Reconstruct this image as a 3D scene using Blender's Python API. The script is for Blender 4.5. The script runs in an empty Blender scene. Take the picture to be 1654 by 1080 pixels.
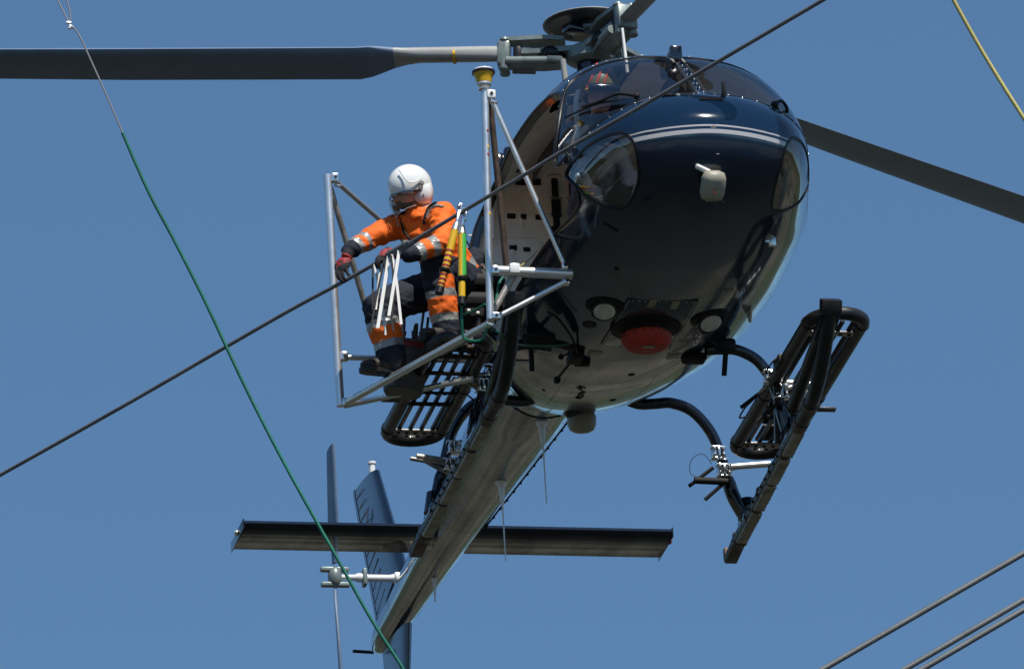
import bpy, bmesh, math, random
import numpy as np
from mathutils import Vector, Matrix, noise
from mathutils.bvhtree import BVHTree
from math import sin, cos, pi, radians, sqrt
random.seed(7)
SC = bpy.context.scene
COL = SC.collection
V = Vector

# ------------------------------------------------------------------ camera
# world axes follow the helicopter: +X nose, +Y port side, +Z up, origin between the skids
RC = Matrix(((0.1911, 0.9803, -0.0489), (0.3559, -0.0228, 0.9342), (0.9148, -0.1960, -0.3533)))
CAM = V((73.36, -16.34, -27.42))
FPX = 20368.6
q = RC.transposed().to_quaternion()
cd = bpy.data.cameras.new('camera'); cam = bpy.data.objects.new('camera', cd); COL.objects.link(cam)
cam.location = CAM; cam.rotation_mode = 'QUATERNION'; cam.rotation_quaternion = q
cd.sensor_width = 36; cd.lens = FPX/1654*36; cd.clip_start = 1; cd.clip_end = 20000
SC.camera = cam
RW = q.to_matrix()

# ------------------------------------------------------------------ sky, sun, exposure
SUN_DIR = V((.54, .16, .83)).normalized()
w = bpy.data.worlds.new('World'); SC.world = w; w.use_nodes = True
nt = w.node_tree; bg = nt.nodes['Background']
sky = nt.nodes.new('ShaderNodeTexSky'); sky.sky_type = 'NISHITA'; sky.sun_disc = False
sky.sun_elevation = math.asin(SUN_DIR.z)
sky.sun_rotation = math.atan2(SUN_DIR.x, SUN_DIR.y)
sky.altitude = 400; sky.air_density = .88; sky.dust_density = 0; sky.ozone_density = 4.0
tn = nt.nodes.new('ShaderNodeMix'); tn.data_type = 'RGBA'; tn.blend_type = 'MULTIPLY'; tn.inputs[0].default_value = 1; tn.inputs[7].default_value = (.82, .985, .985, 1)
nt.links.new(sky.outputs[0], tn.inputs[6]); nt.links.new(tn.outputs[2], bg.inputs[0]); bg.inputs[1].default_value = .11
sl = bpy.data.lights.new('sun', 'SUN'); sl.energy = 5.0; sl.angle = radians(.5); sl.color = (1, .955, .88)
so = bpy.data.objects.new('sun', sl); COL.objects.link(so)
so.rotation_mode = 'QUATERNION'; so.rotation_quaternion = SUN_DIR.to_track_quat('Z', 'Y')
so.location = (0, 0, 30)
SC.view_settings.view_transform = 'Standard'; SC.view_settings.look = 'None'
SC.view_settings.exposure = 0; SC.view_settings.gamma = 1

# ------------------------------------------------------------------ helpers
def ray(px, py):
    return (RW @ V(((px-827)/FPX, -(py-540)/FPX, -1))).normalized()
def at(px, py, x=None, y=None, z=None):
    """world point seen at photo pixel, on the plane x=, y= or z="""
    d = ray(px, py)
    if x is not None: t = (x-CAM.x)/d.x
    elif y is not None: t = (y-CAM.y)/d.y
    else: t = (z-CAM.z)/d.z
    return CAM + d*t
def rootloc(o):
    l = V((0, 0, 0))
    while o is not None:
        l += o.location; o = o.parent
    return l
def frame(d, up=None):
    d = V(d).normalized(); u = V(up) if up is not None else (V((0, 0, 1)) if abs(d.z) < .9 else V((1, 0, 0)))
    s = d.cross(u).normalized(); u = s.cross(d).normalized()
    return d, s, u
def catmull(pts, n=6, closed=False):
    P = [V(p) for p in pts]; out = []
    m = len(P)
    rng = range(m) if closed else range(m-1)
    for i in rng:
        if closed: a, b, c, d = P[(i-1) % m], P[i], P[(i+1) % m], P[(i+2) % m]
        else: a, b, c, d = P[max(i-1, 0)], P[i], P[i+1], P[min(i+2, m-1)]
        for k in range(n):
            t = k/n
            out.append(.5*((2*b)+(c-a)*t+(2*a-5*b+4*c-d)*t*t+(3*b-a-3*c+d)*t**3))
    if not closed: out.append(P[-1].copy())
    return out
class MB:
    def __init__(s): s.v = []; s.f = []; s.mi = []; s.m = 0
    def add(s, vs, fs):
        o = len(s.v); s.v += [tuple(p) for p in vs]
        for f in fs: s.f.append([i+o for i in f]); s.mi.append(s.m)
        return s
    def tube(s, pts, r, seg=12, cap=True, closed=False, flat=1.0, up=None):
        P = [V(p) for p in pts]; n = len(P)
        R = r if isinstance(r, (list, tuple)) else [r]*n
        T = []
        for i in range(n):
            a = P[i-1] if (i > 0 or closed) else P[0]
            b = P[(i+1) % n] if (i < n-1 or closed) else P[-1]
            T.append((b-a).normalized())
        _, sd, u = frame(T[0], up)
        vs = []; fs = []
        for i in range(n):
            if i > 0:
                u = u - T[i]*u.dot(T[i]); u.normalize(); sd = T[i].cross(u)
            for k in range(seg):
                a = 2*pi*k/seg
                vs.append(P[i]+sd*cos(a)*R[i]+u*sin(a)*R[i]*flat)
        m = n if closed else n-1
        for i in range(m):
            for k in range(seg):
                j = (i+1) % n; l = (k+1) % seg
                fs.append([i*seg+k, i*seg+l, j*seg+l, j*seg+k])
        if cap and not closed:
            fs.append(list(range(seg))[::-1]); fs.append([(n-1)*seg+k for k in range(seg)])
        return s.add(vs, fs)
    def box(s, c, size, d=(1, 0, 0), up=None, bev=.0):
        """box centred at c, size along (d, side, up)"""
        d, sd, u = frame(d, up); c = V(c); h = [x/2 for x in size]
        b = min(bev, min(h)*.9)
        vs = []; fs = []
        if b <= 0:
            for i in (-1, 1):
                for j in (-1, 1):
                    for k in (-1, 1): vs.append(c+d*h[0]*i+sd*h[1]*j+u*h[2]*k)
            fs = [[0, 1, 3, 2], [4, 6, 7, 5], [0, 4, 5, 1], [2, 3, 7, 6], [0, 2, 6, 4], [1, 5, 7, 3]]
            return s.add(vs, fs)
        bm = bmesh.new(); bmesh.ops.create_cube(bm, size=1)
        for v in bm.verts: v.co = V((v.co.x*size[0], v.co.y*size[1], v.co.z*size[2]))
        bmesh.ops.bevel(bm, geom=list(bm.edges), offset=b, segments=2, affect='EDGES', profile=.5)
        for i, v in enumerate(bm.verts): v.index = i; vs.append(c+d*v.co.x+sd*v.co.y+u*v.co.z)
        fs = [[v.index for v in f.verts] for f in bm.faces]; bm.free()
        return s.add(vs, fs)
    def bar(s, a, b, w_, h, up=None, bev=0):
        a = V(a); b = V(b)
        return s.box((a+b)/2, ((b-a).length, w_, h), b-a, up, bev)
    def lathe(s, prof, o, axis=(0, 0, 1), seg=32, up=None, sx=1, sy=1):
        d, sd, u = frame(axis, up); o = V(o); vs = []; fs = []
        for r, h in prof:
            for k in range(seg):
                a = 2*pi*k/seg; vs.append(o+d*h+sd*cos(a)*r*sx+u*sin(a)*r*sy)
        for i in range(len(prof)-1):
            for k in range(seg):
                l = (k+1) % seg; fs.append([i*seg+k, i*seg+l, (i+1)*seg+l, (i+1)*seg+k])
        if prof[0][0] > 1e-5: fs.append(list(range(seg))[::-1])
        if prof[-1][0] > 1e-5: fs.append([(len(prof)-1)*seg+k for k in range(seg)])
        return s.add(vs, fs)
    def ball(s, c, r, d=(1, 0, 0), up=None, seg=20, rings=12):
        if not isinstance(r, (list, tuple)): r = (r, r, r)
        d, sd, u = frame(d, up); c = V(c); vs = []; fs = []
        vs.append(c+u*r[2])
        for i in range(1, rings):
            t = pi*i/rings
            for k in range(seg):
                a = 2*pi*k/seg
                vs.append(c+d*r[0]*sin(t)*cos(a)+sd*r[1]*sin(t)*sin(a)+u*r[2]*cos(t))
        vs.append(c-u*r[2]); L = len(vs)-1
        for k in range(seg):
            l = (k+1) % seg
            fs.append([0, 1+k, 1+l]); fs.append([L, L-seg+l, L-seg+k])
            for i in range(rings-2): fs.append([1+i*seg+k, 1+(i+1)*seg+k, 1+(i+1)*seg+l, 1+i*seg+l])
        return s.add(vs, fs)
    def plate(s, poly, nrm, th):
        """flat polygon (3D points) with thickness th along nrm"""
        n = len(poly); nrm = V(nrm).normalized()*th
        vs = [V(p) for p in poly]+[V(p)+nrm for p in poly]
        fs = [list(range(n))[::-1], [n+i for i in range(n)]]
        for i in range(n): fs.append([i, (i+1) % n, n+(i+1) % n, n+i])
        return s.add(vs, fs)
    def build(s, name, mats, parent=None, ang=38, flat=False, recalc=True):
        me = bpy.data.meshes.new(name)
        L = rootloc(parent)
        me.from_pydata([(p[0]-L.x, p[1]-L.y, p[2]-L.z) for p in s.v], [], s.f)
        if not isinstance(mats, (list, tuple)): mats = [mats]
        for m in mats: me.materials.append(m)
        me.polygons.foreach_set('material_index', s.mi)
        if recalc:
            bm = bmesh.new(); bm.from_mesh(me); bmesh.ops.recalc_face_normals(bm, faces=bm.faces); bm.to_mesh(me); bm.free()
        if not flat:
            me.polygons.foreach_set('use_smooth', [True]*len(me.polygons))
            me.set_sharp_from_angle(angle=radians(ang))
        me.update()
        o = bpy.data.objects.new(name, me); COL.objects.link(o)
        if parent is not None: o.parent = parent
        return o
def thing(name, label, cat, loc=(0, 0, 0), group=None):
    o = bpy.data.objects.new(name, None); COL.objects.link(o); o.location = loc; o.empty_display_size = .1
    o['label'] = label; o['category'] = cat
    if group: o['group'] = group
    return o
def tag(o, label, cat, group=None, kind=None):
    o['label'] = label; o['category'] = cat
    if group: o['group'] = group
    if kind: o['kind'] = kind
    return o
def centre(o):
    """move a top-level mesh's origin to its middle"""
    me = o.data; n = len(me.vertices); a = np.empty(n*3); me.vertices.foreach_get('co', a); c = a.reshape(-1, 3).mean(0)
    me.transform(Matrix.Translation(-V(c))); o.location = o.location+V(c); return o

# ------------------------------------------------------------------ materials
def mat(name, col, rough=.5, metal=0, coat=0, bump=0, bscale=40, var=0, vscale=4, spec=.5, col2=None, trans=0, rvar=0, stretch=None, ior=1.45, alpha=1):
    m = bpy.data.materials.new(name); m.use_nodes = True; t = m.node_tree; b = t.nodes['Principled BSDF']
    b.inputs['Base Color'].default_value = (*col, 1); b.inputs['Roughness'].default_value = rough
    b.inputs['Metallic'].default_value = metal; b.inputs['Coat Weight'].default_value = coat
    b.inputs['Coat Roughness'].default_value = .04; b.inputs['Specular IOR Level'].default_value = spec
    b.inputs['Transmission Weight'].default_value = trans; b.inputs['IOR'].default_value = ior
    b.inputs['Alpha'].default_value = alpha
    tc = t.nodes.new('ShaderNodeTexCoord'); src = tc.outputs['Object']
    if stretch:
        mp = t.nodes.new('ShaderNodeMapping'); mp.inputs['Scale'].default_value = stretch
        t.links.new(src, mp.inputs[0]); src = mp.outputs[0]
    if var or col2 or rvar:
        n = t.nodes.new('ShaderNodeTexNoise'); n.inputs['Scale'].default_value = vscale; n.inputs['Detail'].default_value = 6
        n.inputs['Roughness'].default_value = .62
        t.links.new(src, n.inputs['Vector'])
        r = t.nodes.new('ShaderNodeValToRGB'); r.color_ramp.elements[0].position = .35; r.color_ramp.elements[1].position = .68
        c2 = col2 or tuple(min(1, c*(1+var)) for c in col); c1 = col if col2 else tuple(c*(1-var) for c in col)
        r.color_ramp.elements[0].color = (*c1, 1); r.color_ramp.elements[1].color = (*c2, 1)
        t.links.new(n.outputs['Fac'], r.inputs[0])
        if var or col2: t.links.new(r.outputs[0], b.inputs['Base Color'])
        if rvar:
            mr = t.nodes.new('ShaderNodeMapRange'); mr.inputs[1].default_value = .3; mr.inputs[2].default_value = .7
            mr.inputs[3].default_value = max(0, rough-rvar); mr.inputs[4].default_value = rough+rvar
            t.links.new(n.outputs['Fac'], mr.inputs[0]); t.links.new(mr.outputs[0], b.inputs['Roughness'])
    if bump:
        n2 = t.nodes.new('ShaderNodeTexNoise'); n2.inputs['Scale'].default_value = bscale; n2.inputs['Detail'].default_value = 5
        t.links.new(src, n2.inputs['Vector'])
        bp = t.nodes.new('ShaderNodeBump'); bp.inputs['Strength'].default_value = bump; bp.inputs['Distance'].default_value = .01
        t.links.new(n2.outputs['Fac'], bp.inputs['Height']); t.links.new(bp.outputs[0], b.inputs['Normal'])
    return m
def paint(name, col, dirt, lines=(), amt=.5, rough=.07, bump=.03):
    """gloss paint with grime patches and thin panel seams; lines = (axis, pos, tol, (axis,lo,hi))"""
    m = mat(name, col, rough, 0, .6, bump, 3.0)
    t = m.node_tree; b = t.nodes['Principled BSDF']; tc = t.nodes['Texture Coordinate']
    n = t.nodes.new('ShaderNodeTexNoise'); n.inputs['Scale'].default_value = 2.2; n.inputs['Detail'].default_value = 9; n.inputs['Roughness'].default_value = .7
    mp = t.nodes.new('ShaderNodeMapping'); mp.inputs['Scale'].default_value = (.45, 1.3, 1.3)
    t.links.new(tc.outputs['Object'], mp.inputs[0]); t.links.new(mp.outputs[0], n.inputs['Vector'])
    r = t.nodes.new('ShaderNodeValToRGB'); r.color_ramp.elements[0].position = .42; r.color_ramp.elements[1].position = .75
    t.links.new(n.outputs['Fac'], r.inputs[0])
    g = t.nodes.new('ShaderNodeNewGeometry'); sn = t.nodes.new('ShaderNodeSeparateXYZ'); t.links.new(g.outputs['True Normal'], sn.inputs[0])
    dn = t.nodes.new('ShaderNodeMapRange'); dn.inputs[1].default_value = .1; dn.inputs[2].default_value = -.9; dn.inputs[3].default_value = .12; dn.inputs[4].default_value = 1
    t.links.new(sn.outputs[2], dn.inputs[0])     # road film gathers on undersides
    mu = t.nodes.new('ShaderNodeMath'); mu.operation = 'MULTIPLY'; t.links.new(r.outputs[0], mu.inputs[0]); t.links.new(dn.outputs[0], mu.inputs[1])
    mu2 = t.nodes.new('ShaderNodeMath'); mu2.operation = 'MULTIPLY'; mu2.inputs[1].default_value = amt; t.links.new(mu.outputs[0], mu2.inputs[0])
    mx = t.nodes.new('ShaderNodeMix'); mx.data_type = 'RGBA'; mx.inputs[6].default_value = (*col, 1); mx.inputs[7].default_value = (*dirt, 1)
    t.links.new(mu2.outputs[0], mx.inputs[0])
    out = mx.outputs[2]
    sp = t.nodes.new('ShaderNodeSeparateXYZ'); t.links.new(tc.outputs['Object'], sp.inputs[0])
    acc = None
    def cmpr(axis, c, tol):
        a = t.nodes.new('ShaderNodeMath'); a.operation = 'COMPARE'; a.inputs[1].default_value = c; a.inputs[2].default_value = tol
        t.links.new(sp.outputs[axis], a.inputs[0]); return a
    for L in lines:
        a = cmpr(L[0], L[1], L[2])
        for (ax, lo, hi) in L[3:]:
            k = cmpr(ax, (lo+hi)/2, (hi-lo)/2); mm = t.nodes.new('ShaderNodeMath'); mm.operation = 'MULTIPLY'
            t.links.new(a.outputs[0], mm.inputs[0]); t.links.new(k.outputs[0], mm.inputs[1]); a = mm
        if acc is None: acc = a
        else:
            mm = t.nodes.new('ShaderNodeMath'); mm.operation = 'MAXIMUM'; t.links.new(acc.outputs[0], mm.inputs[0]); t.links.new(a.outputs[0], mm.inputs[1]); acc = mm
    if acc is not None:
        m2 = t.nodes.new('ShaderNodeMix'); m2.data_type = 'RGBA'; m2.inputs[7].default_value = (.001, .001, .0015, 1)
        t.links.new(acc.outputs[0], m2.inputs[0]); t.links.new(out, m2.inputs[6]); out = m2.outputs[2]
    t.links.new(out, b.inputs['Base Color'])
    rr = t.nodes.new('ShaderNodeMapRange'); rr.inputs[3].default_value = rough; rr.inputs[4].default_value = rough+.28
    t.links.new(mu.outputs[0], rr.inputs[0])
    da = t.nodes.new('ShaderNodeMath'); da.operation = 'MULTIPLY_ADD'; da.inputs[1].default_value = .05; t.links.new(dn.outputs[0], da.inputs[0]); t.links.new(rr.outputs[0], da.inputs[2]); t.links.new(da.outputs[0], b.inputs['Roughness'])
    cw = t.nodes.new('ShaderNodeMapRange'); cw.inputs[3].default_value = .8; cw.inputs[4].default_value = .15
    t.links.new(mu.outputs[0], cw.inputs[0]); t.links.new(cw.outputs[0], b.inputs['Coat Weight'])
    return m
M = {}
NAVY = (.0035, .016, .042)
M['paint'] = paint('navy_paint', NAVY, (.030, .027, .024), [
    (0, 1.60, .005, (2, .4, .85)), (0, .70, .003, (2, .4, .66), (1, -.42, .42)), (1, .19, .003, (2, .4, .7), (0, .7, 1.58)), (1, -.19, .003, (2, .4, .7), (0, .7, 1.58)),
    (0, .15, .003, (2, .4, .9)), (0, -1.95, .004)], amt=.16)
M['boom'] = paint('tail_boom_paint', (.040, .052, .068), (.085, .082, .075), [(0, x, .004) for x in (-2.85, -3.9, -4.75, -5.9, -6.9)]+[(1, .10, .003, (2, 0, 1.45)), (1, -.10, .003, (2, 0, 1.45))], amt=.55, rough=.12, bump=.004)
M['stab'] = paint('stabiliser_paint', (.008, .012, .022), (.03, .03, .034), amt=.25, rough=.3)
M['stab'].node_tree.nodes['Principled BSDF'].inputs['Specular IOR Level'].default_value = .15
M['hatch'] = paint('dusty_belly_panel', NAVY, (.040, .036, .032), amt=.6, rough=.5)
M['fin'] = mat('fin_paint', (.006, .017, .038), .28, 0, .4, .03, 20, var=.25)
M['trim'] = mat('black_rubber_trim', (.008, .008, .010), .4, bump=.05)
M['black'] = mat('satin_black_tube', (.012, .012, .014), .46, 0, .1, .05, 60, var=.5, vscale=9, rvar=.1)
M['dkblue'] = mat('gloss_black_tube', (.005, .008, .016), .15, 0, .6, .02, 30, rvar=.08)
M['matt'] = mat('matt_black', (.006, .006, .007), .7, bump=.1)
M['silver'] = mat('silver_stripe', (.50, .47, .47), .3, .2, .5)
M['alu'] = mat('brushed_aluminium', (.80, .79, .77), .30, .82, 0, .012, 60, var=.05, vscale=6, rvar=.05)
M['alud'] = mat('weathered_aluminium', (.34, .32, .29), .42, .6, 0, .08, 60, var=.35, vscale=12, rvar=.12)
M['steel'] = mat('bright_steel', (.72, .72, .72), .22, 1, bump=.05)
M['white'] = mat('white_gloss', (.80, .81, .80), .22, 0, .4, var=.03)
M['whitep'] = mat('white_plastic', (.80, .79, .76), .4)
M['cream'] = mat('cream_liner', (.87, .84, .72), .55, var=.12, vscale=5, bump=.06, bscale=30)
M['beige'] = mat('dull_beige_cover', (.34, .32, .25), .45, var=.15, vscale=9)
M['hubg'] = mat('grey_green_hub_paint', (.20, .235, .225), .38, .2, .1, .08, 50, var=.25, vscale=8)
M['dish'] = mat('dark_dish', (.055, .06, .065), .35, 0, .2, var=.2)
M['cuff'] = mat('grey_blade_cuff', (.36, .36, .35), .4, bump=.05, var=.12)
M['blade'] = mat('blade_grey', (.15, .21, .31), .5, bump=.03, var=.1)
M['yel'] = mat('yellow_plastic', (.72, .43, .02), .35, 0, .2, var=.08)
M['red'] = mat('red_cover', (.50, .045, .030), .6, 0, 0, var=.18, vscale=14)
M['redm'] = mat('dark_red_band', (.26, .018, .02), .4)
M['green'] = mat('green_paint', (.05, .42, .06), .4)
M['brown'] = mat('rusty_wear_shoe', (.12, .085, .068), .6, .3, 0, .2, 70, var=.4, vscale=16)
M['worn'] = mat('worn_steel_shoe', (.34, .31, .25), .6, .1, 0, .2, 60, var=.35, vscale=13)
M['lens'] = mat('lamp_glass', (.84, .82, .72), .25, .3, .6, .8, 28, var=.3, vscale=30, stretch=(.15, 1, .15))
M['orange'] = mat('orange_cloth', (.90, .15, .010), .75, 0, 0, .55, 26, var=.12, vscale=9)
M['navycloth'] = mat('navy_cloth', (.014, .018, .032), .85, 0, 0, .55, 24, var=.35, vscale=10)
M['reflect'] = mat('reflective_tape', (.33, .33, .32), .38, .25, 0, .35, 60, var=.12, vscale=20)
M['strap'] = mat('harness_webbing', (.012, .012, .015), .7, bump=.2, bscale=120)
M['glove'] = mat('glove_knit', (.022, .020, .024), .8, 0, 0, .5, 120, var=.3)
M['glovered'] = mat('glove_red_coating', (.30, .022, .028), .6, 0, 0, .5, 90, var=.3)
M['boot'] = mat('boot_leather', (.035, .030, .026), .6, 0, 0, .4, 60, var=.4)
M['skin'] = mat('skin', (.50, .24, .16), .5, bump=.1)
M['beard'] = mat('beard', (.025, .02, .018), .9, bump=.8, bscale=220)
M['bucket'] = mat('grey_plastic_bucket', (.085, .09, .09), .55, bump=.08, var=.18)
M['bucketb'] = mat('dusty_bucket_base', (.15, .145, .12), .7, bump=.1, var=.2)
M['wire'] = mat('stranded_conductor', (.20, .195, .20), .5, .3, 0, .2, 80, var=.2)
M['cable'] = mat('weathered_cable', (.11, .12, .125), .55, .1, 0, .15, 60, var=.2)
M['ropeg'] = mat('green_rope', (.010, .155, .105), .65, bump=.3, bscale=90, var=.2)
M['ropes'] = mat('grey_steel_lead', (.30, .29, .29), .45, .4)
M['ropey'] = mat('yellow_rope', (.48, .42, .14), .6, bump=.3, bscale=90, var=.15)
M['hose'] = mat('green_hose', (.012, .14, .09), .4)
M['olive'] = mat('olive_helmet', (.16, .15, .05), .4, 0, .3)
M['redh'] = mat('helmet_red', (.95, .11, .03), .35, 0, .3)
M['pilotsuit'] = mat('pilot_suit', (.03, .035, .05), .8)
M['floor'] = mat('grey_floor', (.30, .29, .27), .6, var=.2)
M['interior'] = mat('dark_interior', (.02, .02, .022), .6, var=.2)

def glass(name, tint, transp, rough=.0, spec=.5):
    m = bpy.data.materials.new(name); m.use_nodes = True; t = m.node_tree; t.nodes.clear()
    o = t.nodes.new('ShaderNodeOutputMaterial'); mix = t.nodes.new('ShaderNodeMixShader')
    tr = t.nodes.new('ShaderNodeBsdfTransparent'); tr.inputs[0].default_value = (*tint, 1)
    gl = t.nodes.new('ShaderNodeBsdfGlossy'); gl.inputs['Roughness'].default_value = rough; gl.inputs['Color'].default_value = (1, 1, 1, 1)
    fr = t.nodes.new('ShaderNodeFresnel'); fr.inputs[0].default_value = 1.5
    mp = t.nodes.new('ShaderNodeMapRange'); mp.inputs[3].default_value = 1-transp; mp.inputs[4].default_value = 1
    tc = t.nodes.new('ShaderNodeTexCoord'); n = t.nodes.new('ShaderNodeTexNoise'); n.inputs['Scale'].default_value = 2.5
    bp = t.nodes.new('ShaderNodeBump'); bp.inputs['Strength'].default_value = .06; bp.inputs['Distance'].default_value = .02
    t.links.new(tc.outputs['Object'], n.inputs['Vector']); t.links.new(n.outputs['Fac'], bp.inputs['Height']); t.links.new(bp.outputs[0], gl.inputs['Normal'])
    t.links.new(fr.outputs[0], mp.inputs[0]); t.links.new(mp.outputs[0], mix.inputs[0])
    t.links.new(tr.outputs[0], mix.inputs[1]); t.links.new(gl.outputs[0], mix.inputs[2]); t.links.new(mix.outputs[0], o.inputs[0])
    return m
M['wind'] = glass('windscreen_acrylic', (.92, .93, .95), .94)
M['chin'] = glass('chin_window_acrylic', (.42, .45, .48), .93)
M['side'] = glass('side_window_acrylic', (.75, .78, .80), .92)
M['visor'] = glass('clear_visor', (.86, .87, .88), .97)

# ------------------------------------------------------------------ ground (far below, mostly mirrored in the paint)
def ground():
    m = bpy.data.materials.new('fields'); m.use_nodes = True; t = m.node_tree; b = t.nodes['Principled BSDF']
    tc = t.nodes.new('ShaderNodeTexCoord')
    n1 = t.nodes.new('ShaderNodeTexNoise'); n1.inputs['Scale'].default_value = .035; n1.inputs['Detail'].default_value = 8
    vo = t.nodes.new('ShaderNodeTexVoronoi'); vo.inputs['Scale'].default_value = .022
    t.links.new(tc.outputs['Object'], n1.inputs['Vector']); t.links.new(tc.outputs['Object'], vo.inputs['Vector'])
    r = t.nodes.new('ShaderNodeValToRGB'); e = r.color_ramp.elements
    e[0].position = .36; e[0].color = (.035, .040, .022, 1); e[1].position = .66; e[1].color = (.23, .20, .155, 1)
    k = e.new(.46); k.color = (.075, .075, .05, 1); k = e.new(.53); k.color = (.14, .125, .095, 1)
    t.links.new(n1.outputs['Fac'], r.inputs[0])
    mx = t.nodes.new('ShaderNodeMix'); mx.data_type = 'RGBA'; mx.blend_type = 'MULTIPLY'; mx.inputs[0].default_value = .6
    r2 = t.nodes.new('ShaderNodeValToRGB'); r2.color_ramp.elements[0].color = (.45, .5, .4, 1); r2.color_ramp.elements[1].color = (1.0, .95, .85, 1)
    t.links.new(vo.outputs['Color'], r2.inputs[0]); t.links.new(r.outputs[0], mx.inputs[6]); t.links.new(r2.outputs[0], mx.inputs[7])
    ln = t.nodes.new('ShaderNodeVectorMath'); ln.operation = 'LENGTH'; t.links.new(tc.outputs['Object'], ln.inputs[0])
    n3 = t.nodes.new('ShaderNodeTexNoise'); n3.inputs['Scale'].default_value = .03; t.links.new(tc.outputs['Object'], n3.inputs['Vector'])
    ad = t.nodes.new('ShaderNodeMath'); ad.operation = 'MULTIPLY_ADD'; ad.inputs[1].default_value = 70; t.links.new(n3.outputs['Fac'], ad.inputs[0]); t.links.new(ln.outputs['Value'], ad.inputs[2])
    mr = t.nodes.new('ShaderNodeMapRange'); mr.inputs[1].default_value = 118; mr.inputs[2].default_value = 146; t.links.new(ad.outputs[0], mr.inputs[0])
    m3 = t.nodes.new('ShaderNodeMix'); m3.data_type = 'RGBA'; m3.inputs[6].default_value = (.016, .019, .014, 1); t.links.new(mr.outputs[0], m3.inputs[0]); t.links.new(mx.outputs[2], m3.inputs[7])   # dark ground patch added below to darken the belly's reflection
    t.links.new(m3.outputs[2], b.inputs['Base Color']); b.inputs['Roughness'].default_value = .9
    mb = MB(); seg = 64; rings = [0.01, 30, 80, 160, 320, 640, 1300, 2600, 5000, 9000]
    vs = []; fs = []
    for ri in rings:
        for k in range(seg):
            a = 2*pi*k/seg; x, y = ri*cos(a), ri*sin(a)
            z = -29.3 + (0 if ri < 300 else (noise.noise(V((x*.002, y*.002, 0)))*ri*.02))
            vs.append((x, y, z))
    for i in range(len(rings)-1):
        for k in range(seg): l = (k+1) % seg; fs.append([i*seg+k, i*seg+l, (i+1)*seg+l, (i+1)*seg+k])
    mb.add(vs, fs); o = mb.build('ground', m); o['kind'] = 'structure'
ground()
def hills():
    m = mat('forest', (.020, .030, .012), .95, col2=(.06, .075, .03), vscale=.02)
    mb = MB(); vs = []; fs = []; n = 180
    for j, (r_, h) in enumerate(((420, 0), (560, .35), (760, .8), (1000, 1), (1400, .9), (1900, .3))):
        for k in range(n):
            a_ = 2*pi*k/n; p = V((cos(a_), sin(a_), 0)); q_ = noise.noise(p*2.1)*.5+noise.noise(p*6)*.22+noise.noise(p*19+V((j, 0, 0)))*.08
            vs.append((p.x*r_, p.y*r_, -29.5+h*(105+110*q_)))
    for j in range(5):
        for k in range(n): l = (k+1) % n; fs.append([j*n+k, j*n+l, (j+1)*n+l, (j+1)*n+k])
    mb.add(vs, fs); o = mb.build('hills', m); o['kind'] = 'structure'
hills()

# ------------------------------------------------------------------ fuselage surface
XN = 3.30
TAB = [ # x, zbot, ztop, zmid, halfwidth, nlow, nup
 (3.30, 1.03, 1.03, 1.03, 0.0, 2.2, 2.1),
 (3.26, .87, 1.17, 1.03, .29, 2.25, 2.1),
 (3.15, .75, 1.29, 1.04, .51, 2.35, 2.1),
 (3.00, .675, 1.385, 1.05, .62, 2.4, 2.2),
 (2.75, .625, 1.585, 1.06, .715, 2.45, 2.45),
 (2.35, .585, 1.87, 1.08, .805, 2.5, 2.6),
 (2.0, .57, 2.02, 1.10, .875, 2.5, 2.6),
 (1.5, .565, 2.10, 1.12, .925, 2.45, 2.5),
 (1.0, .57, 2.12, 1.13, .955, 2.35, 2.35),
 (0.5, .58, 2.13, 1.15, .950, 2.3, 2.2),
 (0.0, .61, 2.12, 1.18, .90, 2.3, 2.2),
 (-.5, .67, 2.08, 1.24, .79, 2.3, 2.15),
 (-1.0, .77, 2.02, 1.32, .64, 2.3, 2.1),
 (-1.4, .90, 1.95, 1.37, .48, 2.2, 2.1),
 (-1.8, 1.08, 1.85, 1.42, .34, 2.0, 2.0),
 (-2.2, 1.14, 1.76, 1.44, .295, 2.0, 2.0),
 (-2.6, 1.16, 1.72, 1.44, .28, 2, 2),
]
TU = np.array([sqrt(max(0, XN-r[0])) for r in TAB]); TV = np.array([r[1:] for r in TAB])
def prof_u(u):
    out = []
    n = len(TU)
    d = np.zeros_like(TV)
    h = np.diff(TU)[:, None]; dl = np.diff(TV, axis=0)/h
    for k in range(1, n-1):
        w1 = 2*h[k]+h[k-1]; w2 = h[k]+2*h[k-1]
        with np.errstate(divide='ignore', invalid='ignore'):
            hm = (w1+w2)/(w1/dl[k-1]+w2/dl[k])
        d[k] = np.where(dl[k-1]*dl[k] > 0, hm, 0)
    d[0] = dl[0]; d[-1] = dl[-1]
    u = np.clip(np.atleast_1d(u), TU[0], TU[-1]); i = np.clip(np.searchsorted(TU, u)-1, 0, n-2)
    hh = (TU[i+1]-TU[i])[:, None]; s = ((u-TU[i])[:, None])/hh
    return ((1+2*s)*(1-s)**2)*TV[i]+(s*(1-s)**2)*hh*d[i]+(s*s*(3-2*s))*TV[i+1]+(s*s*(s-1))*hh*d[i+1]
def section(u, T):
    p = prof_u(u)[:, None, :]; T = T[None, :]
    zb, zt, zm, hw, nl, nu = [p[..., k] for k in range(6)]
    nn = np.where(np.sin(T) < 0, nl, nu)
    c = np.sign(np.cos(T))*np.abs(np.cos(T))**(2/nn); s_ = np.abs(np.sin(T))**(2/nn)
    y = hw*c; z = np.where(np.sin(T) < 0, zm-(zm-zb)*s_, zm+(zt-zm)*s_)
    x = np.repeat((XN-np.asarray(u)**2)[:, None], T.shape[1], 1)
    return np.stack([x, y, z], -1)
NU, NT_ = 190, 220
uu = np.linspace(.012, TU[-1], NU)
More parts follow.
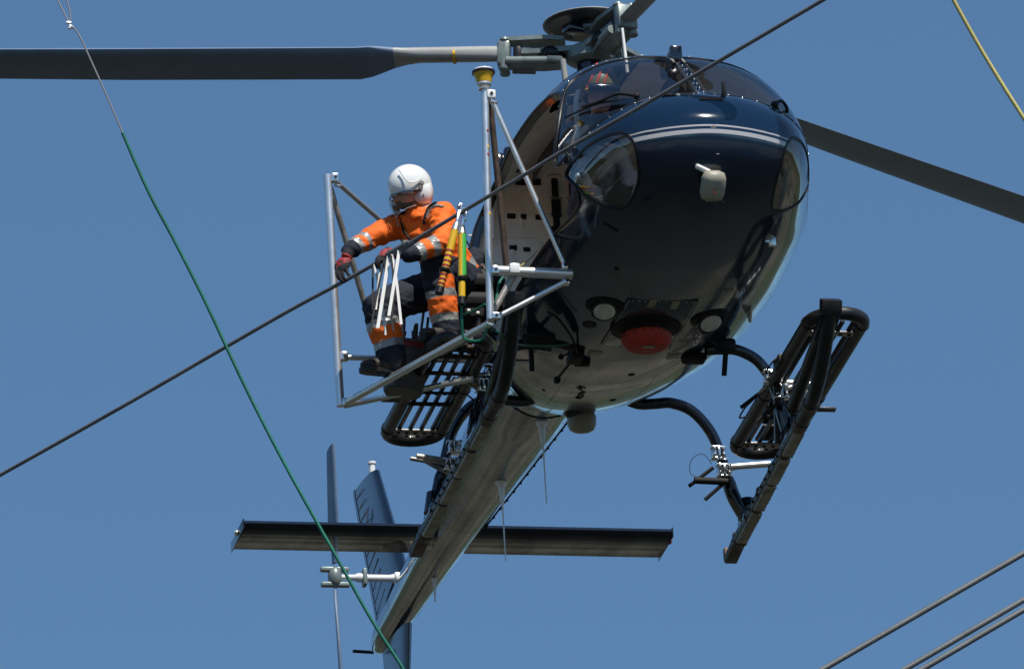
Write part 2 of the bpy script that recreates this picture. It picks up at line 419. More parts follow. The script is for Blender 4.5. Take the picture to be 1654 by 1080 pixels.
# spread the angular samples evenly: dense near the flats too
tt = np.linspace(0, 2*pi, NT_, endpoint=False)+.0001
G = section(uu, tt)                       # NU x NT x 3
GV = G.reshape(-1, 3)
du = np.gradient(G, axis=0); dt = (np.roll(G, -1, 1)-np.roll(G, 1, 1))
NN = np.cross(dt, du); NN /= np.linalg.norm(NN, axis=-1, keepdims=True)+1e-12
cx = (G-np.stack([G[..., 0], 0*G[..., 0], np.full(G.shape[:2], 1.2)], -1))
if (NN*cx).sum(-1).mean() < 0: NN = -NN
NV = NN.reshape(-1, 3)
quads = []
for i in range(NU-1):
    for k in range(NT_):
        l = (k+1) % NT_; quads.append((i*NT_+k, i*NT_+l, (i+1)*NT_+l, (i+1)*NT_+k))
tris = []
for a, b, c, d in quads: tris.append((a, b, c)); tris.append((a, c, d))
BVH = BVHTree.FromPolygons([tuple(p) for p in GV], quads)
def hit(px, py, off=0.0, full=False):
    h, n, i, dd = BVH.ray_cast(CAM, ray(px, py))
    if h is None: return (None, None) if full else None
    if n.dot(ray(px, py)) > 0: n = -n
    if full: return h+n*off, n
    return h+n*off
def snap(p, off=0.0):
    h, n, i, dd = BVH.find_nearest(V(p))
    c = V((h.x, 0, 1.2))
    if n.dot(h-c) < 0: n = -n
    return h+n*off, n
def sdf(P2, poly):
    poly = np.asarray(poly); n = len(poly); d = np.full(len(P2), 1e9); ins = np.zeros(len(P2), bool)
    for i in range(n):
        a = poly[i]; b = poly[(i+1) % n]; ab = b-a; ap = P2-a
        t = np.clip((ap@ab)/(ab@ab+1e-12), 0, 1); d = np.minimum(d, np.linalg.norm(ap-t[:, None]*ab, axis=1))
        c = (a[1] > P2[:, 1]) != (b[1] > P2[:, 1])
        with np.errstate(divide='ignore', invalid='ignore'):
            xx = (b[0]-a[0])*(P2[:, 1]-a[1])/(b[1]-a[1])+a[0]
        ins ^= c & (P2[:, 0] < xx)
    return np.where(ins, d, -d)
def smooth_poly(p, n=8): return np.array([(q.x, q.y) for q in catmull([V((a, b, 0)) for a, b in p], n, True)])
def split(Vs, Ns, T, f):
    """cut the triangle soup along f=0; returns vertices, normals, inside tris, outside tris"""
    Vs = list(map(tuple, Vs)); Ns = list(map(tuple, Ns)); f = list(f); cache = {}
    inn, out = [], []
    def mid(a, b):
        k = (min(a, b), max(a, b))
        if k not in cache:
            t = f[a]/(f[a]-f[b]); t = min(max(t, .0), 1)
            cache[k] = len(Vs)
            Vs.append(tuple(Vs[a][i]*(1-t)+Vs[b][i]*t for i in range(3)))
            Ns.append(tuple(Ns[a][i]*(1-t)+Ns[b][i]*t for i in range(3))); f.append(0.0)
        return cache[k]
    for tri in T:
        s = [f[i] > 0 for i in tri]; k = sum(s)
        if k == 3: inn.append(tri)
        elif k == 0: out.append(tri)
        else:
            i = s.index(True) if k == 1 else s.index(False)
            a, b, c = tri[i], tri[(i+1) % 3], tri[(i+2) % 3]; ab = mid(a, b); ca = mid(c, a)
            one = [(a, ab, ca)]; two = [(ab, b, c), (ab, c, ca)]
            if k == 1: inn += one; out += two
            else: out += one; inn += two
    return Vs, Ns, inn, out
def surf_obj(name, Vs, Ns, T, m, parent, off=0.0, flip=False):
    used = sorted({i for t in T for i in t}); mp = {k: j for j, k in enumerate(used)}; L = rootloc(parent)
    vs = []; nn = []
    for k in used:
        n = V(Ns[k]).normalized(); p = V(Vs[k])+n*off-L; vs.append(p); nn.append(-n if flip else n)
    fs = []
    for t in T:
        t = [mp[i] for i in t]
        g = (vs[t[1]]-vs[t[0]]).cross(vs[t[2]]-vs[t[0]])
        if g.dot(nn[t[0]]+nn[t[1]]+nn[t[2]]) < 0: t = t[::-1]
        fs.append(t)
    me = bpy.data.meshes.new(name); me.from_pydata(vs, [], fs); me.materials.append(m)
    me.polygons.foreach_set('use_smooth', [True]*len(fs)); me.normals_split_custom_set_from_vertices([tuple(n) for n in nn])
    o = bpy.data.objects.new(name, me); COL.objects.link(o); o.parent = parent
    return o
def strip_along(Vs, Ns, T, fun, inset, name, m, parent, test):
    pass
def hp(lst, ax, fy=None):
    out = []
    for px, py in lst:
        h = hit(px, py)
        if h is None: h = at(px, py, y=fy if fy is not None else -.9); print('miss', px, py)
        out.append((h[ax[0]], h[ax[1]]))
    return out
# window and door outlines: windscreen and chin windows as (y,z), doors as (x,z)
WS = [(-.66, 1.73), (-.48, 1.86), (-.25, 1.895), (-.035, 1.875), (-.035, 1.60), (-.035, 1.365), (-.15, 1.345), (-.31, 1.335), (-.53, 1.24), (-.71, 1.16), (-.80, 1.12), (-.765, 1.42)]
CH = [(-.77, 1.01), (-.73, 1.06), (-.68, 1.075), (-.59, 1.065), (-.53, 1.04), (-.48, .97), (-.45, .86), (-.43, .76), (-.455, .70), (-.54, .72), (-.66, .80), (-.735, .91)]
DOOR = [(2.45, .80), (2.56, .83), (2.62, .93), (2.61, 1.03), (2.53, 1.20), (2.38, 1.47), (2.24, 1.64), (2.10, 1.71), (1.9, 1.74), (1.2, 1.765), (.40, 1.75), (.22, 1.70), (.17, 1.6), (.16, 1.2), (.17, .86), (.26, .79), (1.2, .785), (2.2, .787)]
PWF = [(2.48, 1.18), (2.33, 1.45), (2.14, 1.63), (1.9, 1.71), (1.42, 1.71), (1.38, 1.6), (1.38, 1.15), (1.45, 1.10), (2.42, 1.10)]
PWR = [(1.24, 1.71), (.5, 1.70), (.36, 1.62), (.34, 1.2), (.42, 1.12), (1.2, 1.12), (1.28, 1.2), (1.28, 1.62)]
mir = lambda P: [(-a, b) for a, b in P][::-1]

# ================================================================== helicopter
HELI = thing('helicopter', 'dark navy single-engine helicopter seen from below with its starboard door open', 'helicopter', (0, 0, 0))
Vs, Ns = GV.tolist(), NV.tolist(); T = tris
def cut(T, axes, poly, cond, sm=6):
    global Vs, Ns
    P = np.array(Vs); P2 = P[:, axes]; f = sdf(P2, smooth_poly(poly, sm)); f = np.where(cond(P), f, -1.0)
    # never snap vertices exactly: keep sign safe
    f = np.where(np.abs(f) < 1e-5, -1e-5, f)
    Vs, Ns, a, b = split(Vs, Ns, T, f)
    return a, b
n0 = len(Vs)
wsS, T = cut(T, (1, 2), WS, lambda P: (P[:, 0] > 1.7))
wsP, T = cut(T, (1, 2), mir(WS), lambda P: (P[:, 0] > 1.7))
chS, T = cut(T, (1, 2), CH, lambda P: (P[:, 0] > 1.9))
chP, T = cut(T, (1, 2), mir(CH), lambda P: (P[:, 0] > 1.9))
pwf, T = cut(T, (0, 2), PWF, lambda P: (P[:, 1] > .2))
pwr, T = cut(T, (0, 2), PWR, lambda P: (P[:, 1] > .2))
SKY = [(1.22, .14), (1.92, .14), (2.0, .22), (1.98, .48), (1.85, .60), (1.28, .60), (1.18, .52), (1.16, .22)]  # roof panes, unseen from the camera, added to let sun into the cabin
skP, T = cut(T, (0, 1), SKY, lambda P: (P[:, 2] > 1.6))
skS, T = cut(T, (0, 1), [(a, -b) for a, b in SKY][::-1], lambda P: (P[:, 2] > 1.6))
door, T = cut(T, (0, 2), DOOR, lambda P: (P[:, 1] < -.2))
body = surf_obj('fuselage', Vs, Ns, T, M['paint'], HELI)
# nose tip cap closing the tiny ring
surf_obj('windscreen', Vs, Ns, wsS, M['wind'], HELI, -.004); surf_obj('windscreen', Vs, Ns, wsP, M['wind'], HELI, -.004)
surf_obj('chin_window', Vs, Ns, chS, M['chin'], HELI, -.004); surf_obj('chin_window', Vs, Ns, chP, M['chin'], HELI, -.004)
surf_obj('added_roof_window', Vs, Ns, skP, M['side'], HELI, -.004); surf_obj('added_roof_window', Vs, Ns, skS, M['side'], HELI, -.004)
surf_obj('door_window', Vs, Ns, pwf, M['side'], HELI, -.004); surf_obj('door_window', Vs, Ns, pwr, M['side'], HELI, -.004)
Pn = np.array(Vs)
lin = [t for t in T if -.0 < sum(Vs[i][0] for i in t)/3 < 3.22]
cab = [t for t in lin if sum(Vs[i][0] for i in t)/3 < 2.66]; nos = [t for t in lin if sum(Vs[i][0] for i in t)/3 >= 2.66]
liner = surf_obj('cabin_liner', Vs, Ns, cab, M['cream'], HELI, -.035, True)
surf_obj('nose_liner', Vs, Ns, nos, M['floor'], HELI, -.035, True)
def boundary(Tin):
    """outline edges of a cut-out, chained into loops of vertex ids"""
    cnt = {}
    for t in Tin:
        for a, b in ((t[0], t[1]), (t[1], t[2]), (t[2], t[0])):
            k = (min(a, b), max(a, b)); cnt[k] = cnt.get(k, 0)+1
    adj = {}
    for (a, b), c in cnt.items():
        if c == 1: adj.setdefault(a, []).append(b); adj.setdefault(b, []).append(a)
    loops = []; seen = set()
    for s_ in adj:
        if s_ in seen: continue
        lp = [s_]; seen.add(s_)
        while True:
            nx = [n for n in adj[lp[-1]] if n not in seen]
            if not nx: break
            lp.append(nx[0]); seen.add(nx[0])
        if len(lp) > 10: loops.append(lp)
    return max(loops, key=len)
def loop_points(Tin, off=0, step=.02):
    lp = boundary(Tin); pts = [V(Vs[i])+V(Ns[i]).normalized()*off for i in lp]; ns = [V(Ns[i]).normalized() for i in lp]
    out = [pts[0]]; on = [ns[0]]
    for p, n in zip(pts, ns):
        if (p-out[-1]).length > step: out.append(p); on.append(n)
    if (out[0]-out[-1]).length < step*.6: out.pop(); on.pop()
    return out, on
def rim(Tin, name, m, w_=.018, h=.004, off=.0):
    pts, ns = loop_points(Tin, off); n = len(pts); mb = MB(); vs = []; fs = []
    for i in range(n):
        t = (pts[(i+1) % n]-pts[i-1]).normalized(); s_ = t.cross(ns[i]).normalized()
        for a, b in ((-w_/2, -.003), (-w_/2*.8, h), (w_/2*.8, h), (w_/2, -.003)): vs.append(pts[i]+s_*a+ns[i]*b)
    for i in range(n):
        for k in range(3): j = (i+1) % n; fs.append([i*4+k, i*4+k+1, j*4+k+1, j*4+k])
    mb.add(vs, fs); return mb.build(name, m, HELI)
for tin, w_ in ((wsS, .03), (wsP, .03), (chS, .022), (chP, .022), (pwf, .03), (pwr, .03), (skP, .03), (skS, .03)): rim(tin, 'window_seal', M['trim'], w_, .003)
# door jamb: joins skin and liner round the opening
pts, ns = loop_points(door, 0); n = len(pts); mb = MB(); vs = []; fs = []
for i in range(n):
    for d_ in (.006, -.02, -.05): vs.append(pts[i]+ns[i]*d_)
for i in range(n):
    j = (i+1) % n
    for k in range(2): fs.append([i*3+k, i*3+k+1, j*3+k+1, j*3+k])
mb.add(vs, fs).build('door_jamb', M['dkblue'], HELI)
mb = MB(); mb.tube([p+n_*.002 for p, n_ in zip(pts, ns)], .009, 8, closed=True); mb.build('door_seal', M['trim'], HELI)
# rivets round the windscreen
mb = MB()
for tin in (wsS, wsP):
    p2, n2 = loop_points(tin, 0, .085)
    for p, n_ in zip(p2, n2):
        c = p; o_ = (V((2.6, 0.35 if tin is wsP else -.35, 1.5))-c); o_ = (o_-n_*o_.dot(n_)).normalized()
        q_, n3 = snap(c-o_*.022); mb.ball(q_+n3*.002, .0055, seg=8, rings=5)
mb.build('rivets', M['steel'], HELI)
# silver pin-stripes round the nose
def band(z0, slope, half, name):
    P = np.array(Vs); f = half-np.abs(P[:, 2]-(z0+slope*.12-slope*np.sqrt(P[:, 1]**2+.12**2))); f = np.where((P[:, 0] > 1.2), f, -1)
    f = np.where(np.abs(f) < 1e-6, -1e-6, f)
    v2, n2, a, b = split(Vs, Ns, T, f); surf_obj(name, v2, n2, a, M['silver'], HELI, .0012)
band(1.003, .065, .0135, 'nose_stripe'); band(1.041, .065, .0055, 'nose_stripe')

# cabin interior
def sec_poly(x, off=.03, zmin=None):
    S = section(np.array([sqrt(XN-x)]), np.linspace(0, 2*pi, 72, endpoint=False)+.001)[0]
    c = V((x, 0, 1.2)); out = []
    for p in S:
        p = V(p); d = (p-c); p = c+d*(1-off/d.length)
        if zmin: p.z = max(p.z, zmin)
        out.append(p)
    return out
BX = .12
mb = MB(); mb.plate(sec_poly(BX, .02), (-1, 0, 0), .02); bulk = mb.build('rear_bulkhead', M['cream'], HELI)
mb = MB()
for z in (1.05, 1.53): mb.box((BX+.005, 0, z), (.01, 1.8, .012), bev=.003)
for y in (-.80, -.62, -.44, -.2, .1, .4, .7): mb.box((BX+.004, y, 1.28), (.008, .028, .42), bev=.003)
for y in (-.7, -.5, -.25, .2): mb.box((BX+.004, y, .84), (.008, .02, .34), bev=.003)
for y in (-.55, -.1, .3): mb.box((BX+.004, y, 1.72), (.008, .02, .26), bev=.003)
mb.build('bulkhead_ribs', M['cream'], bulk)
mb = MB()
for (px, py, w_, h) in ((841, 294, .075, .045), (867, 294, .055, .045), (826, 349, .055, .035), (845, 350, .042, .036), (870, 351, .042, .036), (829, 400, .05, .035), (851, 403, .045, .03)):
    p = at(px, py, x=BX+.004); mb.box(p, (.008, w_, h), bev=.012)
mb.build('bulkhead_opening', M['matt'], bulk)
for (px, py) in ((896, 300), (924, 300)):
    mb = MB(); p = at(px, py, x=BX+.03)
    mb.box(p+V((0, 0, -.12)), (.012, .042, .34), bev=.004); mb.box(p+V((.01, 0, -.16)), (.02, .06, .12), bev=.006)
    mb.box(p+V((.0, 0, -.42)), (.03, .085, .28), bev=.01)
    o = mb.build('seat_belt', M['matt'], HELI)
    mb = MB(); mb.tube([p+V((.012, .045*cos(a), .055+.02*sin(a))) for a in np.linspace(0, pi, 8)], .004, 6)
    for dz in (-.09, -.2): mb.box(p+V((.012, 0, dz)), (.01, .085, .012), bev=.003)
    mb.build('buckle', M['alud'], o)
mb = MB(); mb.plate([(x, y, .735) for x, y in ((.13, .66), (1.5, .70), (2.2, .60), (2.5, .42), (2.5, -.42), (2.2, -.60), (1.5, -.70), (.13, -.66))], (0, 0, 1), .02); mb.build('cabin_floor', M['floor'], HELI)
# instrument pedestal and seats
mb = MB(); mb.box((2.72, .05, 1.10), (.22, .62, .34), (1, 0, .25), bev=.05); mb.box((2.6, .05, .85), (.3, .25, .4), bev=.03); mb.build('instrument_panel', M['interior'], HELI)
for y in (-.35, .38):
    mb = MB(); mb.box((1.85, y, .92), (.46, .36, .10), bev=.04); mb.box((1.62, y, 1.22), (.50, .36, .09), (-.22, 0, 1), (1, 0, 0), bev=.04)
    mb.box((1.7, y, .77), (.4, .36, .2), bev=.03); mb.build('pilot_seat', M['interior'], HELI)
mb = MB(); mb.box((.42, .42, .95), (.45, .8, .12), bev=.05); mb.build('rear_seat', M['interior'], HELI)



# rear roof cowling
def cowl(name, rows, m):
    mb = MB(); seg = 28; vs = []; fs = []
    for (x, hw, zb, zt, nn) in rows:
        for k in range(seg):
            a = pi*k/(seg-1); c = cos(a); s_ = sin(a)
            vs.append((x, hw*math.copysign(abs(c)**(2/nn), c), zb+(zt-zb)*abs(s_)**(2/nn)))
    for i in range(len(rows)-1):
        for k in range(seg-1): fs.append([i*seg+k, i*seg+k+1, (i+1)*seg+k+1, (i+1)*seg+k])
    fs.append(list(range(seg))); fs.append([(len(rows)-1)*seg+k for k in range(seg)])
    mb.add(vs, fs); return mb.build(name, m, HELI)
cowl('transmission_cowling', [(1.15, .18, 1.95, 2.1, 2.2), (1.0, .30, 1.95, 2.17, 2.4), (.7, .42, 1.9, 2.27, 2.6), (.35, .46, 1.9, 2.34, 2.6), (-.35, .46, 1.9, 2.36, 2.6), (-.8, .44, 1.85, 2.34, 2.5), (-1.5, .38, 1.7, 2.24, 2.4), (-2.0, .27, 1.6, 2.05, 2.2), (-2.3, .16, 1.6, 1.85, 2)], M['fin'])
mb = MB(); mb.lathe([(.09, 0), (.10, .1), (.10, .42), (.085, .42), (.085, .1)], (-1.75, 0, 1.98), (-1, 0, .25), 24); mb.build('exhaust_pipe', M['brown'], HELI)
for y in (-.44, .44):
    mb = MB(); mb.box((.45, y, 2.18), (.34, .05, .16), bev=.02)
    for k in range(6): mb.box((.45, y*1.05, 2.12+.024*k), (.3, .012, .006))
    mb.build('intake_grille', M['matt'], HELI)

# ------------------------------------------------------------------ tail
def boom_r(x): return np.interp(-x, [2.0, 2.6, 5.2, 7.0, 7.6, 7.86, 7.9], [.325, .295, .180, .115, .098, .06, .01])
def boom_z(x): return np.interp(-x, [2.0, 2.6, 7.9], [1.44, 1.44, 1.60])
xs = list(np.linspace(-2.05, -7.6, 60))+[-7.7, -7.78, -7.84, -7.88, -7.9]
mb = MB(); mb.tube([(x, 0, boom_z(x)) for x in xs], [float(boom_r(x)) for x in xs], 40, up=(0, 0, 1)); boom = mb.build('tail_boom', M['boom'], HELI, ang=60)
mb = MB()
for xr in (-2.35, -2.85, -3.9, -4.75, -5.9, -6.9):
    r = boom_r(xr)+.001
    for k in range(48):
        a = 2*pi*k/48; mb.ball((xr+.02, r*cos(a), boom_z(xr)+r*sin(a)), .0035, seg=6, rings=4)
mb.build('rivets', M['dkblue'], boom)
mb = MB()   # long fairing along the port flank
pp = [V((x, boom_r(x)*.93, boom_z(x)-boom_r(x)*.42)) for x in np.linspace(-2.2, -5.0, 30)]
mb.tube(pp, .014, 8)
for p in pp[::2]: mb.box(p, (.02, .03, .035), bev=.004)
mb.build('cable_fairing', M['matt'], boom)
# horizontal stabiliser: inverted aerofoil in one piece through the boom
def wing(rows, m, name, parent, sides=None):
    """rows: (leading edge, trailing edge, thickness vector)"""
    prof = [(0, 0), (.03, .30), (.10, .46), (.25, .5), (.5, .42), (.75, .24), (1, .03), (1, -.03), (.75, -.24), (.5, -.42), (.25, -.5), (.10, -.46), (.03, -.30)]
    mb = MB(); vs = []; fs = []; k = len(prof)
    for le, te, th in rows:
        for c, t_ in prof: vs.append(V(le)+(V(te)-V(le))*c+V(th)*t_)
    for i in range(len(rows)-1):
        for j in range(k): l = (j+1) % k; fs.append([i*k+j, i*k+l, (i+1)*k+l, (i+1)*k+j])
    fs.append(list(range(k))); fs.append([(len(rows)-1)*k+j for j in range(k)])
    mb.add(vs, fs); return mb.build(name, m, parent, ang=50)
SX, SCH, SZ, SY = -4.93, .50, 1.415, 1.47
stab = wing([((SX, y, SZ), (SX-SCH, y, SZ-.005), (0, 0, .075)) for y in (-SY, -.5, .5, SY)], M['stab'], 'horizontal_stabiliser', HELI)
mb = MB()
for s_ in (-1, 1):
    for k in range(17):
        y = s_*(.30+k*.068); mb.bar((SX-SCH*.62, y, SZ-.0215), (SX-SCH*.985, y+s_*.01, SZ-.006), .007, .006)
mb.build('stiffening_ribs', M['stab'], stab)
mb = MB()
for s_ in (-1, 1): mb.box((SX-SCH/2, s_*(SY+.004), SZ), (SCH*.98, .008, .07), bev=.003)
mb.build('end_plate', M['stab'], stab)
mb = MB(); mb.ball((SX-.2, -SY-.02, SZ), (.03, .018, .018)); mb.build('position_light', M['lens'], stab)
mb = MB(); mb.ball((SX-.2, SY+.02, SZ), (.03, .018, .018)); mb.build('position_light', M['red'], stab)
def fin(name, lr, lt, tr_, tt_, th):
    a, b = at(*lr, y=0), at(*tr_, y=0); c, d = at(*lt, y=0), at(*tt_, y=0)
    return wing([(a, b, (0, th, 0)), (a.lerp(c, .5), b.lerp(d, .5), (0, th*.85, 0)), (c, d, (0, th*.7, 0))], M['fin'], name, HELI), (a, b, c, d)
uf, (a, b, c, d) = fin('upper_fin', (655, 915), (610, 758), (612, 1012), (573, 793), .085)
mb = MB()
for k in range(11):
    t_ = .08+k*.085; p = a.lerp(c, t_).lerp(b.lerp(d, t_), .52); q_ = a.lerp(c, t_).lerp(b.lerp(d, t_), .97)
    for y in (-1, 1): mb.bar(p+V((0, y*.0345, 0)), q_+V((0, y*.0052, 0)), .005, .003)
mb.build('stiffening_ribs', M['fin'], uf)
mb = MB(); mb.bar(b+V((-.02, 0, 0)), d+V((-.02, 0, 0)), .05, .012, (0, 1, 0)); mb.build('trim_tab', M['dkblue'], uf)
mb = MB(); p = at(601, 757, y=0); mb.lathe([(.022, -.03), (.022, .03), (.03, .035), (.03, .05), (.0, .055)], p, (0, 0, 1), 16); mb.build('beacon_light', M['whitep'], uf)
p = a.lerp(c, .66).lerp(b.lerp(d, .66), .5)   # small red mark
mb = MB(); mb.plate([p+V((-.10, -.043, -.02)), p+V((.0, -.046, .02)), p+V((.03, -.046, .09)), p+V((-.06, -.043, .05))], (0, -1, 0), .002); mb.build('red_mark', M['redm'], uf)
lf, _ = fin('lower_fin', (662, 1004), (659, 1150), (618, 1050), (628, 1170), .07)
mb = MB(); p = at(603, 1053, y=-.02); mb.tube([p, at(570, 1051, y=-.17)], .012, 10); mb.build('tail_bumper', M['dkblue'], HELI)

# tail rotor on the starboard side
TRX = -6.67
g0 = at(652, 934, x=TRX); g1 = at(541, 930, x=TRX)
g1 = V((g0.x, g1.y, g0.z))
mb = MB(); mb.ball(g0+V((.02, .10, 0)), (.17, .10, .10)); mb.tube([g0+V((0, .1, 0)), g0+V((0, -.02, 0))], [.075, .06], 16); mb.build('tail_gearbox', M['dkblue'], HELI)
TR = MB(); TR.lathe([(.03, 0), (.03, .02), (.045, .03), (.045, .06), (.03, .07), (.024, .10), (.024, .25), (.032, .27), (.032, .32), (.022, .34), (.018, .50)], g0+V((0, .0, 0)), (0, -1, 0), 20)
trs = TR.build('tail_rotor_shaft', M['whitep'], HELI)
mb = MB()
for dz in (-.055, .055): mb.bar(g1+V((0, -.10, dz)), g1+V((0, .10, dz)), .05, .03, bev=.008)
mb.ball(g1, (.05, .05, .08)); mb.bar(g0+V((0, -.26, 0)), g0+V((0, -.29, 0)), .09, .12, bev=.01)
mb.build('tail_rotor_hub', M['hubg'], trs)
for s_ in (-1, 1):
    rows = []
    for r_, ch, tw in ((.10, .06, 20), (.22, .09, 16), (.32, .185, 12), (.62, .185, 9), (.93, .18, 6)):
        ax = V((.05, 0, s_)).normalized(); cdir = V((cos(radians(tw)), s_*sin(radians(tw)), 0))
        c0 = g1+ax*r_; rows.append((c0+cdir*ch*.5, c0-cdir*ch*.5, V((0, 1, 0))*.028))
    wing(rows, M['blade'], 'tail_rotor_blade', HELI)

# ------------------------------------------------------------------ landing gear
def skid_side(s_):
    base = [V((-1.28, s_*1.0, 0)), V((1.28, s_*1.0, 0)), V((1.46, s_*1.0, .035)), V((1.66, s_*1.005, .13)), V((1.82, s_*1.01, .25)), V((1.93, s_*1.015, .36))]
    mb = MB(); mb.tube([base[0]]+catmull(base[1:], 6), .047, 18); sk = mb.build('skid', M['black'], HELI)
    mb = MB(); mb.bar((-1.2, s_*1.0, -.004), (-1.55, s_*1.0, -.02), .085, .055, bev=.01); mb.box((-1.53, s_*1.0, .01), (.05, .09, .09), bev=.01)
    for k in range(5): mb.box((-1.2+k*.42, s_*1.0, 0), (.06, .099, .101), bev=.035)
    for x in (1.28, .97): mb.tube([(x, s_*1.0, 0), (x-.10, s_*1.0, 0)], .0535, 18)
    mb.build('wear_collar', M['brown'], sk)
    mb = MB()
    for x0, x1 in ((.86, .46), (.38, -.06), (-.1, -.54), (-.6, -1.15)):
        mb.box(((x0+x1)/2, s_*1.0, -.040), (abs(x0-x1), .074, .030), bev=.012)
    mb.build('wear_shoe', M['worn'], sk)
    mb = MB()
    for k in range(9):
        for e in (-1, 1): mb.box((.35-k*.14, s_*1.0+e*.050, -.01), (.016, .014, .016), bev=.003)
    mb.build('bolts', M['dkblue'], sk)
    mb = MB(); mb.box((1.95, s_*1.02, .39), (.10, .13, .10), (.5, 0, 1), bev=.01); mb.bar((1.93, s_*1.02, .34), (1.72, s_*1.0, .27), .12, .05, bev=.01); mb.build('toe_plate', M['black'], sk)
    mb = MB(); mb.tube([(1.86, s_*1.0, .33), (.86, s_*.97, .13)], .042, 16); mb.tube([(.87, s_*.97, .13), (.85, s_*.97, .13)], [.046, .046], 16); mb.build('step_tube', M['black'], sk)
    # front and rear cross tubes, this side's half
    fpx = [(1140, 566), (1165, 564), (1192, 566), (1224, 583), (1248, 618), (1262, 660), (1274, 700)]
    rpx = [(1000, 640), (1030, 652), (1058, 652), (1085, 651), (1118, 664), (1148, 698), (1165, 740), (1184, 800), (1200, 832)]
    for lst, x in ((fpx, .58), (rpx, -.89)):
        P = [at(a_, b_, x=x) for a_, b_ in lst]; P = [V((x, s_*p.y, p.z)) for p in P]; P[-1] = V((x, s_*1.0 if s_ < 0 else 1.030-.028*x, .0))
        n_ = len(P); mb = MB(); C_ = catmull(P, 6)
        mb.tube(C_, [.036+.010*(i/len(C_) > .8) for i in range(len(C_))], 16); mb.build('cross_tube', M['dkblue'], HELI)
        mb = MB(); mb.tube([V((x, s_*1.0, .16)), V((x, s_*1.0, .02))], [.045, .07], 16); mb.box((x, s_*1.0, .02), (.28, .10, .08), bev=.03)
        mb.build('saddle', M['dkblue'], sk)
        if x > 0:
            q_ = P[1]; mb = MB(); mb.box(q_+V((0, s_*.02, .02)), (.10, .14, .09), bev=.02); mb.bar(q_+V((0, s_*.03, 0)), q_+V((-.05, s_*.02, -.16)), .03, .03, bev=.004); mb.bar(q_, q_+V((.1, -s_*.14, .05)), .04, .04, bev=.01)
            mb.build('cross_tube_fitting', M['matt'], HELI)
    # damper strut by the front cross tube
    mb = MB(); mb.tube([at(1256, 622, x=.66) if s_ > 0 else V((.62, -.90, .38)), V((.45, s_*.97, .05))], [.03, .03], 12); mb.build('damper_strut', M['dkblue'], HELI)
skid_side(1); skid_side(-1)
for o in bpy.data.objects:      # the port skid toes in slightly
    if o.name == 'skid':
        for c in [o]+list(o.children):
            for v in c.data.vertices: v.co.y += .030-.028*v.co.x


# ------------------------------------------------------------------ belly fittings
def belly(px, py): return hit(px, py, 0, True)
for (px, py) in ((977, 494), (1146, 513)):
    p, n_ = belly(px, py)
    mb = MB(); mb.lathe([(.125, -.02), (.122, .006), (.112, .012), (.082, .012), (.078, .0)], p, n_, 36, (1, 0, 0), sx=1, sy=1.12); o = mb.build('landing_light', M['matt'], HELI)
    ln_ = (n_+V((.45, 0, 0))).normalized(); mb = MB(); mb.lathe([(.070, .0), (.068, .010), (.05, .016), (0, .020)], p+n_*.034, ln_, 32); mb.build('lens', M['lens'], o)
    mb = MB(); mb.lathe([(.086, -.03), (.086, .004), (.070, .007), (.070, -.01)], p+n_*.034, ln_, 32); mb.build('bezel', M['dkblue'], o)
def patch(px, py, lx, ly, m, name, bev=.004, th=.006, par=HELI):
    p, n_ = belly(px, py); mb = MB(); mb.box(p+n_*.002, (lx, ly, th), (1, 0, 0) if abs(n_.x) < .8 else (0, 0, 1), n_, bev=bev); return mb.build(name, m, par)
for px, py in ((1053, 490), (1090, 492)): patch(px, py, .13, .048, M['beige'], 'inspection_cover')
for px, py in ((961, 570), (1088, 575)): patch(px, py, .085, .085, M['beige'], 'inspection_cover')
p0, n0_ = belly(1066, 508)
mb = MB(); mb.box((1.12, 0.02, .5675), (.86, .46, .008), bev=.003); ht = mb.build('belly_hatch', M['hatch'], HELI)
mb = MB()
for k in range(23):
    for y in (-.195, .235): mb.ball((.71+.037*k, y, .563), .0042, seg=6, rings=4)
for k in range(10):
    for x in (.71, 1.53): mb.ball((x, -.17+.043*k, .563), .0042, seg=6, rings=4)
mb.build('rivets', M['steel'], ht)
mb = MB()
for k in range(34):
    for x in (1.575, 1.625):
        q_, n3 = snap((x, -.62+.0375*k, .5)); mb.ball(q_, .0032, seg=6, rings=4)
for k in range(24):
    for y in (-.30, .30):
        q_, n3 = snap((.1-.04*k, y, .5)); mb.ball(q_, .0032, seg=6, rings=4)
mb.build('belly_rivets', M['black'], HELI)
for px, py, r in ((952, 524, .046), (1143, 534, .046), (996, 434, .018), (1020, 605, .022), (990, 646, .022), (878, 630, .012)):
    p, n_ = belly(px, py); mb = MB(); mb.lathe([(r, -.004), (r, .003), (r*.85, .004), (0, .004)], p, n_, 24, (1, 0, 0), sx=1, sy=1.25); mb.build('drain_port', M['matt'], HELI)
p, n_ = belly(938, 632)   # small hooked vent tube
mb = MB(); mb.tube(catmull([p+V((.05, .02, -.02)), p+V((.035, -.02, -.03)), p+V((0, 0, -.02)), p+V((-.03, -.025, -.03)), p+V((-.06, .01, -.02)), p+V((-.05, .03, .0))], 5), .007, 8); mb.build('vent_hook', M['matt'], HELI)
